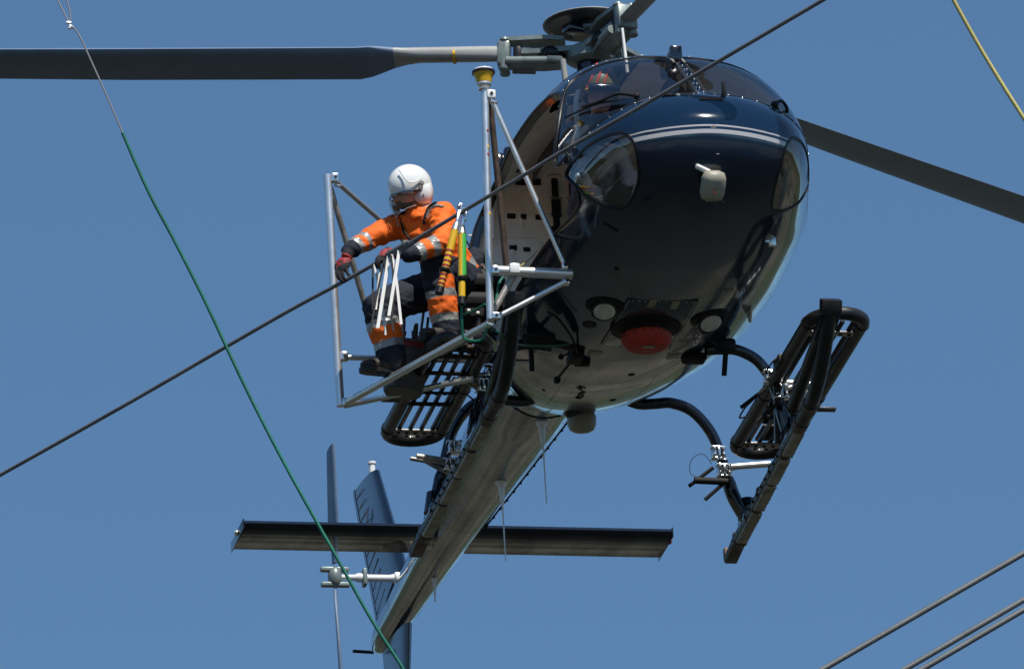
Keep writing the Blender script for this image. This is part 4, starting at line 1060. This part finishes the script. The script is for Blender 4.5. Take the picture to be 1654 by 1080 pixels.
# two-handled press tool hooked on the wire
tool = thing('wire_tool', 'two-handled wire tool with yellow handles hooked on the wire beside the tall post', 'tool', at(744, 340, x=1.96))
def handle(top_, bot_, x, stripes, m2=None):
    a_, b_ = at(*top_, x=x), at(*bot_, x=x+.03); L_ = b_-a_
    mb = MB(); mb.tube([a_, a_+L_*.62], .024, 18); mb.m = 0; mb.tube([a_+L_*.66, a_+L_*.93], .022, 18)
    h = mb.build('handle', [M['yel']], tool)
    mb = MB(); mb.tube([a_+L_*.61, a_+L_*.63, a_+L_*.65, a_+L_*.68], [.027, .036, .036, .025], 18); mb.tube([a_+L_*.90, a_+L_], [.026, .027], 18); mb.build('grip_ring', M['trim'], h)
    mb = MB(); mb.tube([a_-L_*.10, a_+L_*.01], [.018, .026], 14); mb.build('ferrule', M['alu'], h)
    if stripes:
        mb = MB(); d_ = L_.normalized()
        for t_ in (.33, .41, .49, .56, .70, .77, .84): mb.tube([a_+L_*t_, a_+L_*(t_+.035)], .0248, 18)
        mb.build('red_stripes', M['redm'], h)
    if m2:
        mb = MB(); mb.tube([a_+L_*.02+V((.004, .006, 0)), a_+L_*.60+V((.004, .006, 0))], .0215, 14); mb.build('green_stripe', m2, h)
    return a_
h1 = handle((735, 371), (709, 474), 1.99, True); h2 = handle((746, 377), (746, 492), 1.95, False, M['green'])
tp = at(744, 338, x=1.965)
mb = MB(); mb.bar(h1+V((0, .01, .03)), tp+V((0, -.005, 0)), .022, .03, bev=.004); mb.bar(h2+V((0, 0, .03)), tp+V((-.01, .02, -.02)), .022, .035, bev=.004)
mb.bar(tp+V((0, 0, -.02)), tp+V((0, .0, .035)), .03, .035, bev=.006); mb.ball(tp+V((.02, -.015, .01)), .014, seg=10, rings=8); mb.ball(tp+V((.02, .02, -.01)), .014, seg=10, rings=8)
mb.box(tp+V((-.005, .030, -.045)), (.06, .018, .02), (0, .2, 1), bev=.004); mb.build('jaw_head', M['steel'], tool)

# bucket of rods outside the platform
XK = .56
bk = thing('bucket', 'grey plastic bucket with a red rim band hanging below the lineman\'s boot', 'bucket', at(651, 636, x=XK))
b0_ = at(651, 634, x=XK); b1_ = at(657, 561, x=XK); ax = (b1_-b0_); H_ = ax.length; axn = ax.normalized()
mb = MB(); mb.lathe([(.118, -.004), (.126, .01), (.150, H_*.8), (.152, H_*.8), (.160, H_*.82), (.162, H_), (.152, H_), (.145, H_*.6), (.11, .02), (0, .02)], b0_, axn, 40); mb.build('shell', M['bucket'], bk)
mb = MB(); mb.lathe([(.116, -.007), (.10, -.003), (0, -.003)], b0_, axn, 40); mb.build('base', M['bucketb'], bk)
mb = MB(); mb.lathe([(.163, H_*.84), (.1645, H_*.85), (.165, H_*.93), (.163, H_*.94)], b0_, axn, 40); mb.build('red_band', M['redm'], bk)
for k in range(14):
    a_ = 2*pi*k/14+.3; r_ = .06+.055*((k*7) % 5)/4; p = b0_+V((r_*cos(a_), r_*sin(a_), .04)); q_ = p+axn*(H_+.03)+V((.03*cos(a_*3), .05*sin(a_*2), .05+.04*((k*3) % 4)))
    mb = MB(); mb.tube([p, q_], .009 if k % 3 else .013, 8); o = centre(mb.build('steel_rod', M['alud' if k % 2 else 'bucket'])); tag(o, 'short rod standing with others in the grey bucket', 'rod', 'rods standing in the grey bucket')

# ================================================================== people
def flesh(mb, vox, smooth=2, disp=0, dscale=12, seed=0, sfac=.5):
    me = bpy.data.meshes.new('tmp'); me.from_pydata([tuple(p) for p in mb.v], [], mb.f); o = bpy.data.objects.new('tmp', me); COL.objects.link(o)
    bm = bmesh.new(); bm.from_mesh(me); bmesh.ops.recalc_face_normals(bm, faces=bm.faces); bm.to_mesh(me); bm.free()
    r = o.modifiers.new('r', 'REMESH'); r.mode = 'VOXEL'; r.voxel_size = vox
    s2 = o.modifiers.new('s', 'SMOOTH'); s2.iterations = smooth; s2.factor = sfac
    ev = o.evaluated_get(bpy.context.evaluated_depsgraph_get()); m2 = bpy.data.meshes.new_from_object(ev)
    bpy.data.objects.remove(o); n = len(m2.vertices)
    if disp:
        co = [v.co.copy() for v in m2.vertices]; no = [v.normal.copy() for v in m2.vertices]
        for i, v in enumerate(m2.vertices):
            c_ = co[i]; k = noise.noise(c_*dscale+V((seed, 0, 0)))+.5*noise.noise(c_*dscale*2.3)
            rdg = 1-abs(noise.noise(V((c_.x*9, c_.y*9, c_.z*20))+V((seed, 3, 1))))*2
            v.co = c_+no[i]*(disp*k+disp*.7*rdg)
    return m2
def segd(p, a_, b_):
    ab = b_-a_; t_ = max(0, min(1, (p-a_).dot(ab)/ab.length_squared)); return (p-(a_+ab*t_)).length, t_, (p-a_).dot(ab)/ab.length_squared
def paintmesh(m2, mats, fn, name, parent):
    for m in mats: m2.materials.append(m)
    idx = [fn(p.center) for p in m2.polygons]; m2.polygons.foreach_set('material_index', idx); m2.polygons.foreach_set('use_smooth', [True]*len(idx))
    m2.transform(Matrix.Translation(-rootloc(parent))); o = bpy.data.objects.new(name, m2); COL.objects.link(o); o.parent = parent; m2.name = name; return o

J = dict(hip=at(738, 452, x=.72), lhip=at(744, 452, x=.86), rhip=at(722, 458, x=.60), waist=at(722, 425, x=.76), chest=at(695, 380, x=.88), neck=at(676, 345, x=.95),
         ls=at(716, 350, x=1.07), rs=at(643, 364, x=.82), le=at(716, 396, x=1.20), lw=at(661, 412, x=1.25), re=at(598, 384, x=.90), rw=at(565, 404, x=.97),
         lk=at(703, 432, x=1.10), la=at(722, 533, x=1.04), rk=at(612, 497, x=.88), ra=at(634, 580, x=.84))
J['le'] = at(717, 392, x=1.22)
man = thing('person', 'lineman in orange and navy workwear and white helmet, seated on the platform, gripping the wire', 'person', J['hip'])
HC = at(661, 309, x=.98)                                      # head centre
HF = V((.18, -.95, -.14)).normalized(); HU = V((.02, -.14, .98)); HU = (HU-HF*HU.dot(HF)).normalized(); HS = HF.cross(HU)
if HS.x < 0: HS = -HS
def hd(f, s_, u): return HC+HF*f+HS*s_+HU*u
mb = MB()
mb.ball(J['hip'], (.17, .15, .13)); mb.tube(catmull([J['hip'], J['waist'], J['chest'], J['neck']], 5), [.155]*5+[.150]*5+[.165, .168, .155, .12, .075, .065], 20)
mb.tube(catmull([J['ls'], J['chest'].lerp(J['neck'], .45), J['rs']], 4), [.082, .095, .11, .12, .125, .12, .11, .09, .078], 18)
def limb(a_, b_, r1, r2, extra=1.06):
    m_ = a_.lerp(b_, .4); mb.tube([a_, m_, b_], [r1, (r1*.55+r2*.45)*extra, r2], 18); mb.ball(a_, r1); mb.ball(b_, r2)
limb(J['ls'], J['le'], .088, .066); limb(J['le'], J['lw'], .068, .048)
limb(J['rs'], J['re'], .080, .064); limb(J['re'], J['rw'], .066, .050)
limb(J['lhip'], J['lk'], .12, .096); limb(J['lk'], J['la'], .098, .078)
limb(J['rhip'], J['rk'], .12, .10); limb(J['rk'], J['ra'], .104, .088)
mb.tube([J['neck'], hd(-.02, 0, -.08)], [.07, .058], 14)
mb.ball(hd(0, 0, .02), (.098, .078, .105), HF, HU); mb.ball(hd(.035, 0, -.055), (.062, .055, .062), HF, HU); mb.ball(hd(.070, 0, -.092), (.028, .034, .026), HF, HU)
mb.tube([hd(.092, 0, .0), hd(.118, 0, -.036)], [.012, .017], 10); mb.ball(hd(.098, 0, -.060), (.012, .024, .010), HF, HU)
for e in (-1, 1): mb.ball(hd(-.005, e*.078, -.02), (.022, .010, .030), HF, HU); mb.ball(hd(.088, e*.030, .012), (.012, .018, .008), HF, HU)
# collar and jacket hem
mb.tube([J['neck']+V((0, .01, .03)), J['neck']+V((0, .03, -.05))], [.085, .11], 18)
bodym = flesh(mb, .0068, 3, .0095, 13, 4)
def mcol(p):
    dh = (p-HC); u = dh.dot(HU); f = dh.dot(HF); s_ = dh.dot(HS)
    if dh.length < .20 and u > -.135 and (p-J['neck']).length > .085 and (abs(s_) < .1) and f > -.12 and segd(p, J['chest'], J['neck'])[2] > 1.02:
        return 4 if (u < -.088+.25*max(0, .02-f) and f > -.03) or (f > .085 and -.088 < u < -.072) else 3
    L_ = [('la', J['ls'], J['le'], .075), ('lf', J['le'], J['lw'], .055), ('ra', J['rs'], J['re'], .07), ('rf', J['re'], J['rw'], .055), ('lt', J['lhip'], J['lk'], .10), ('lsn', J['lk'], J['la'], .08),
          ('rt', J['rhip'], J['rk'], .10), ('rsn', J['rk'], J['ra'], .08), ('t', J['waist'], J['neck'], .15), ('h', J['hip'], J['waist'], .15)]
    best = min(((segd(p, a_, b_)[0]-r_, n_, segd(p, a_, b_)[1]) for n_, a_, b_, r_ in L_)); n_, t_ = best[1], best[2]
    if n_ in ('lf', 'rf'):
        if t_ > .80: return 1
        if .62 < t_ <= .80 or .22 < t_ < .42: return 2
        return 0
    if n_ in ('la', 'ra'): return 0
    if n_ == 'lsn' and .08 < t_ <= .38 and p.y > J['lk'].y+.012: return 0
    if n_ == 'lsn': return 2 if (.38 < t_ < .50 or .76 < t_ < .88) else (0 if .5 <= t_ <= .76 else 1)
    if n_ == 'rsn': return 2 if (.26 < t_ < .40 or .66 < t_ < .80) else (0 if .4 <= t_ <= .66 else 1)
    if n_ in ('lt', 'rt'): return 1
    tt_ = segd(p, J['hip'], J['neck'])[2]
    if tt_ < .03: return 1
    if .06 < tt_ < .17: return 2
    return 0
paintmesh(bodym, [M['orange'], M['navycloth'], M['reflect'], M['skin'], M['beard']], mcol, 'body', man)
for e in (-1, 1):   # eyes with lids closed downward: dark lash line
    mb = MB(); mb.ball(hd(.088, e*.030, .000), (.010, .013, .007), HF, HU, 12, 8); mb.build('eye', M['interior'], man)
# harness straps over the shoulders
def strap(pts, w_, m, name):
    mb = MB(); P = catmull(pts, 6); vs = []; fs = []
    for i, p in enumerate(P):
        t_ = (P[min(i+1, len(P)-1)]-P[max(i-1, 0)]).normalized(); c_ = J['waist'].lerp(J['neck'], max(0, min(1, segd(p, J['waist'], J['neck'])[1]))); n_ = (p-c_); n_ = (n_-t_*n_.dot(t_)).normalized(); s_ = t_.cross(n_)
        for a_, b_ in ((-w_/2, 0), (-w_/2, .006), (w_/2, .006), (w_/2, 0)): vs.append(p+s_*a_+n_*b_)
    for i in range(len(P)-1):
        for k in range(4): l = (k+1) % 4; fs.append([i*4+k, i*4+l, (i+1)*4+l, (i+1)*4+k])
    mb.add(vs, fs); return mb.build(name, m, man)
bv = BVHTree.FromPolygons([tuple(v.co+man.location) for v in bodym.vertices], [tuple(p.vertices) for p in bodym.polygons])
def onbody(px, py, off=.006):
    h, n, i, d_ = bv.ray_cast(CAM, ray(px, py)); return (h+n*off) if h is not None else at(px, py, x=1.0)
strap([onbody(*p, .004) for p in ((706, 329), (694, 335), (688, 348), (685, 362))], .022, M['strap'], 'harness_strap')
strap([onbody(*p, .004) for p in ((716, 335), (704, 333), (695, 340), (690, 352))], .018, M['reflect'], 'reflective_strap')
strap([onbody(*p, .004) for p in ((640, 347), (641, 356), (645, 366))], .020, M['reflect'], 'reflective_strap')
strap([onbody(*p, .004) for p in ((645, 345), (648, 356), (650, 363))], .024, M['strap'], 'harness_strap')
strap([onbody(*p, .004) for p in ((650, 362), (655, 376), (664, 388), (672, 392))], .035, M['strap'], 'harness_strap')
strap([onbody(*p, .006) for p in ((690, 440), (708, 432), (728, 424), (748, 412))], .03, M['strap'], 'belt')
# helmet shell
def helm(hd_, HF_, HU_, HS_, HC_, parent, m, a=(.143, .122, .140)):
    mb = MB(); mb.ball(HC_+HU_*.035-HF_*.012, a, HF_, HU_, 56, 40)
    mb2 = MB()
    P = [V(p) for p in mb.v]; keep = []
    def fld(p):
        d = p-HC_; f, u = d.dot(HF_), d.dot(HU_)
        return u-(-.030+.10*max(0, .0-f)*-1.0-.0) if f > -.02 else u+.085
    nv = [(p-HC_).normalized() for p in P]
    T_ = []
    for f in mb.f:
        if len(f) == 3: T_.append(tuple(f))
        else: T_ += [(f[0], f[1], f[2]), (f[0], f[2], f[3])]
    fv = [fld(p) for p in P]; fv = [-1e-6 if abs(x) < 1e-6 else x for x in fv]
    v2, n2, a_, b_ = split([tuple(p) for p in P], [tuple(n) for n in nv], T_, fv)
    vs = [V(p) for p in v2]; cen = HC_+HU_*.035
    mb2.add(vs, [list(t) for t in a_]); n0 = len(vs)
    o = mb2.build('helmet', m, parent, ang=60)
    so_ = o.modifiers.new('thick', 'SOLIDIFY'); so_.thickness = .007; so_.offset = -1
    return o
hm = helm(hd, HF, HU, HS, HC, man, M['white'])
mb = MB()
for e in (-1, 1): mb.ball(hd(-.062, e*.050, -.030), (.066, .064, .088), HF, HU, 28, 18)
mb.ball(hd(-.09, 0, -.005), (.062, .098, .11), HF, HU, 28, 18); lob = flesh(mb, .006, 3); paintmesh(lob, [M['white']], lambda p: 0, 'ear_cover', hm)
mb = MB()
for e in (-1, 1):
    mb.tube(catmull([hd(.085, e*.098, .11), hd(.072, e*.116, .055), hd(.055, e*.126, .018), hd(.02, e*.131, .008), hd(-.02, e*.134, .022), hd(-.04, e*.133, .035)], 6), .0045, 8)
mb.build('visor_ridge', M['white'], hm)
mb = MB()
for e in (-1, 1): mb.lathe([(.016, 0), (.016, .010), (.012, .014), (0, .014)], hd(-.035, e*.120, .005), HS*e, 18); mb.box(hd(-.025, e*.122, -.022), (.012, .012, .03), HF, HU, bev=.003)
mb.build('visor_pivot', M['alud'], hm)
mb = MB()   # padded edge
mb.tube(catmull([hd(-.045, .100, -.075), hd(-.03, .102, -.04), hd(.03, .104, -.034), hd(.09, .078, -.032), hd(.128, .03, -.031), hd(.128, -.03, -.031), hd(.09, -.078, -.032), hd(.03, -.104, -.034), hd(-.03, -.102, -.04)], 6), .005, 8); mb.build('edge_trim', M['trim'], hm)
mb = MB(); vs = []; fs = []   # clear visor hanging in front of the face
for i in range(17):
    a_ = radians(-72+9*i); R_ = .165
    for k in range(7):
        u = -.02-.025*k; r_ = R_*(1-.004*k*k); vs.append(HC+HF*(cos(a_)*r_-.02)+HS*(sin(a_)*r_*.82)+HU*(u-.012*abs(sin(a_))*-k*.5))
for i in range(16):
    for k in range(6): fs.append([i*7+k, i*7+k+1, (i+1)*7+k+1, (i+1)*7+k])
mb.add(vs, fs); vz = mb.build('visor', M['visor'], man, ang=90)
mb = MB(); mb.tube([vs[i*7+6] for i in range(17)], .0014, 6); mb.build('visor_edge', M['whitep'], vz)

def hand(wrist, knuck, side, curlc, name, fl=.085, spread=.021):
    """wrist, knuckle centre, side = direction across the knuckles, curlc = direction the fingers bend to"""
    mb = MB(); ax = (knuck-wrist).normalized(); sd = side.normalized(); cu = curlc.normalized(); tips = []
    mb.ball(wrist.lerp(knuck, .58), ((knuck-wrist).length*.52, .046, .022), ax, ax.cross(sd)); mb.tube([wrist-ax*.03, wrist+ax*.02], [.040, .034], 14, flat=.8)
    for k, L_ in enumerate((.92, 1.02, .96, .78)):
        b = knuck+sd*(k-1.5)*spread-ax*.012*(abs(k-1.4)); l = fl*L_
        p1 = b+(ax*.75+cu*.45).normalized()*l*.42; p2 = p1+(ax*.15+cu).normalized()*l*.36; p3 = p2+(-ax*.45+cu*.75).normalized()*l*.28
        mb.tube(catmull([b-ax*.015, b, p1, p2, p3], 3), [.0115]*4+[.0110]*4+[.0105]*4+[.0095], 10); mb.ball(p3, .0095, seg=10, rings=8); mb.ball(b, .0125, seg=10, rings=8); tips.append((b, p1, p2, p3))
    tb = wrist.lerp(knuck, .32)-sd*.036; t1 = tb+(ax*.65-sd*.55+cu*.25).normalized()*.038; t2 = t1+(ax*.6+cu*.75).normalized()*.030
    mb.tube(catmull([tb+sd*.01, tb, t1, t2], 3), [.015]*4+[.0125]*3+[.0115]*3, 10)
    mb.ball(t2, .011, seg=10, rings=8)
    m2 = flesh(mb, .0028, 2, .0006, 60)
    up = -cu
    def cf(p):
        if (p-wrist).dot(ax) < .006: return 0
        d = (p-wrist.lerp(knuck, .5)); 
        for b, p1, p2, p3 in tips:
            if segd(p, p2, p3)[0] < .0135 and segd(p, p1, p2)[0] > .0115: return 0
        if segd(p, t1, t2)[0] < .016: return 0
        return 1 if d.dot(up) > -.012 and noise.noise(p*38) > -.42 else 0
    return paintmesh(m2, [M['glove'], M['glovered']], cf, name, man)
wr, wl = J['rw'], J['lw']
hand(at(561, 412, x=1.0), at(551, 436, x=1.01), V((.35, .9, .1)), at(560, wp(560), x=wx(560))-at(549, 436, x=1.0)+V((0, .01, -.07)), 'glove', .088)
hand(at(640, 411, x=1.31), at(616, 413, x=1.34), V((-.2, .35, .9))*-1, V((-.35, -.2, -.9)), 'glove', .085)
# boots
def boot(ank, toe, name):
    d = (toe-ank); d.z = 0; d.normalize(); mb = MB(); heel = ank-d*.05; z0 = -.085
    mb.tube([ank+V((0, 0, .07)), ank+V((0, 0, .0)), ank+V((0, 0, -.05))], [.062, .058, .052], 18); mb.ball(heel+V((0, 0, -.055)), (.05, .045, .045), d); mb.ball(ank+d*.06+V((0, 0, -.045)), (.10, .047, .045), d); mb.ball(ank+d*.16+V((0, 0, -.058)), (.062, .052, .036), d)
    m2 = flesh(mb, .006, 3, .002, 30); o = paintmesh(m2, [M['boot']], lambda p: 0, name, man)
    mb = MB(); s_ = d.cross(V((0, 0, 1))); out = []
    for t_, w_ in ((-.10, .025), (-.085, .042), (0, .040), (.10, .050), (.17, .053), (.215, .040), (.23, .015)): out.append((t_, w_))
    poly = [ank+d*t_+s_*w_+V((0, 0, -.108)) for t_, w_ in out]+[ank+d*t_-s_*w_+V((0, 0, -.108)) for t_, w_ in out[::-1]]
    mb.plate(poly, (0, 0, 1), .026)
    for k in range(8): mb.box(ank+d*(-.07+k*.037)+V((0, 0, -.107)), (.016, .065, .006), d, bev=.002)
    mb.build('sole', M['trim'], o)
boot(J['la'], J['la']+V((.45, -.8, 0)), 'boot'); boot(J['ra'], J['ra']+V((.25, -1, 0)), 'boot')
J_la = J['la']
# seat cushion and tool bag behind him
sc_ = thing('seat_pad', 'black padded seat the lineman sits on beside the open door', 'seat', J['hip']+V((0, .1, -.2)))
mb = MB(); c_ = at(762, 470, x=.72); mb.box(c_, (.46, .36, .10), (1, 0, 0), bev=.045); mb.box(c_+V((0, .02, -.12)), (.42, .34, .10), bev=.045); mb.build('cushion', M['matt'], sc_)
mb = MB(); mb.tube([c_+V((-.15, 0, -.16)), V((c_.x-.15, c_.y, .42))], .02, 10); mb.tube([c_+V((.15, 0, -.16)), V((c_.x+.15, c_.y, .42))], .02, 10); mb.build('seat_post', M['black'], sc_)
bg_ = thing('tool_bag', 'dark cloth tool bag slung behind the lineman\'s back', 'bag', at(765, 430, x=.55))
mb = MB(); mb.ball(at(766, 432, x=.55), (.10, .085, .13)); mb.ball(at(772, 448, x=.5), (.10, .08, .07)); m2 = flesh(mb, .008, 3, .010, 14, 2); paintmesh(m2, [M['navycloth']], lambda p: 0, 'bag', bg_)
mb = MB(); mb.tube(catmull([at(750, 385, x=.6), at(762, 402, x=.6), at(778, 424, x=.6), at(784, 440, x=.7)], 5), .006, 6); mb.build('cord', M['matt'], bg_)
mb = MB()
for k in range(4): mb.lathe([(.010, -.006), (.014, 0), (.010, .006)], at(780+(k % 2)*4, 428+k*5, x=.8), (1, .3, .2), 12)
mb.build('carabiner', M['steel'], bg_)
# equipment cluster below the sill
eq = thing('equipment_box', 'black equipment box behind the tall cage post above the platform', 'equipment', at(775, 510, x=.9))
mb = MB(); mb.box(at(770, 508, x=.75), (.30, .22, .14), bev=.015); mb.build('case', M['matt'], eq)
mb = MB(); mb.box(at(757, 502, x=.905), (.02, .025, .02), bev=.004); mb.box(at(772, 506, x=.905), (.02, .025, .02), bev=.004); mb.build('latch', M['alud'], eq)
mb = MB(); mb.bar(at(712, 560, x=1.0), at(786, 566, x=.9), .10, .02, bev=.004); mb.build('foot_plate', M['brown'], eq)

# pilot
PC = at(969, 154, x=2.08)
pil = thing('person', 'pilot in a red-striped olive helmet seated behind the windscreen', 'person', V((1.7, PC.y, .95)))
mb = MB(); sh = PC+V((-.16, 0, -.27)); hipp = V((1.75, PC.y, 1.05))
mb.tube([hipp, hipp.lerp(sh, .6), sh], [.15, .16, .12], 18); mb.tube([sh+V((0, -.12, -.03)), sh+V((0, .14, -.03))], .07, 14); mb.tube([sh, PC+V((-.02, 0, -.08))], [.07, .055], 12); mb.ball(PC, (.095, .078, .115)); mb.tube([PC+V((.08, 0, .0)), PC+V((.11, 0, -.035))], [.010, .015], 8)
for e in (-1, 1):
    el = sh+V((.10, e*.17, -.27)); hn = V((2.35, PC.y+e*.08, 1.18 if e < 0 else 1.0)); mb.tube([sh+V((0, e*.13, -.03)), el], [.06, .05], 12); mb.tube([el, hn], [.05, .035], 12); mb.ball(hn, (.06, .04, .03))
    for k in range(4): mb.tube([hn+V((.03, (k-1.5)*.016, 0)), hn+V((.07, (k-1.5)*.016, -.01)), hn+V((.075, (k-1.5)*.016, -.035))], .008, 8)
    mb.tube([hipp+V((0, e*.09, 0)), V((2.2, PC.y+e*.14, 1.10)), V((2.42, PC.y+e*.13, .82))], [.09, .075, .05], 14)
    mb.ball(V((2.47, PC.y+e*.13, .78)), (.11, .045, .04))
m2 = flesh(mb, .010, 2, .003, 12)
paintmesh(m2, [M['pilotsuit'], M['skin']], lambda p: 1 if p.z > PC.z-.12 else 0, 'body', pil)
HCs = PC; hp_ = helm(None, V((1, 0, -.05)).normalized(), V((.05, 0, 1)).normalized(), V((0, 1, 0)), PC+V((-.01, 0, .02)), pil, M['olive'], (.145, .128, .145))
mb = MB(); PU = PC+V((-.022, 0, .055))
for k, y in enumerate((-.075, -.03, .015)):
    pts_ = []
    for a_ in np.linspace(-.38, 1.35, 14):
        yy = y+.055*a_; c_ = sqrt(max(.02, 1-(yy/.129)**2)); pts_.append(PU+V((.147*cos(a_)*c_, yy, .147*sin(a_)*c_)))
    mb.tube(pts_, .013, 8, flat=.3)
mb.build('red_stripes', M['redh'], hp_)
mb = MB(); mb.tube([PU+V((.148*cos(-.36)*sqrt(1-(y/.13)**2), y, -.052)) for y in np.linspace(-.10, .10, 14)], .014, 8, flat=.8); mb.build('yellow_brim', M['yel'], hp_)
mb = MB(); mb.tube([PC+V((.115+.02*cos(a_), .105*sin(a_), -.0)) for a_ in np.linspace(-1.2, 1.2, 12)], .012, 8, flat=2.2); mb.build('dark_visor', M['dkblue'], pil)

# ------------------------------------------------------------------ parts that came out of one loop become parts of their own
def separate(o):
    me = o.data; n = len(me.vertices); par = list(range(n))
    def find(i):
        while par[i] != i: par[i] = par[par[i]]; i = par[i]
        return i
    for e in me.edges:
        a_, b_ = find(e.vertices[0]), find(e.vertices[1])
        if a_ != b_: par[a_] = b_
    groups = {}
    for p in me.polygons: groups.setdefault(find(p.vertices[0]), []).append(p)
    if len(groups) < 2: return
    for ps in groups.values():
        used = sorted({i for p in ps for i in p.vertices}); mp = {k: j for j, k in enumerate(used)}
        m2 = bpy.data.meshes.new(me.name); m2.from_pydata([me.vertices[i].co for i in used], [], [[mp[i] for i in p.vertices] for p in ps])
        for m in me.materials: m2.materials.append(m)
        m2.polygons.foreach_set('material_index', [p.material_index for p in ps]); m2.polygons.foreach_set('use_smooth', [True]*len(ps)); m2.set_sharp_from_angle(angle=radians(38))
        c_ = bpy.data.objects.new(o.name.split('.')[0], m2); COL.objects.link(c_); c_.parent = o.parent; c_.location = o.location
    bpy.data.objects.remove(o)
for nm in ('wear_collar', 'wear_shoe', 'end_plate', 'end_lug', 'bulkhead_opening', 'mount_plate', 'joint_ring', 'seat_post', 'latch', 'visor_pivot'):
    for o in [o for o in bpy.data.objects if o.name.split('.')[0] == nm]: separate(o)
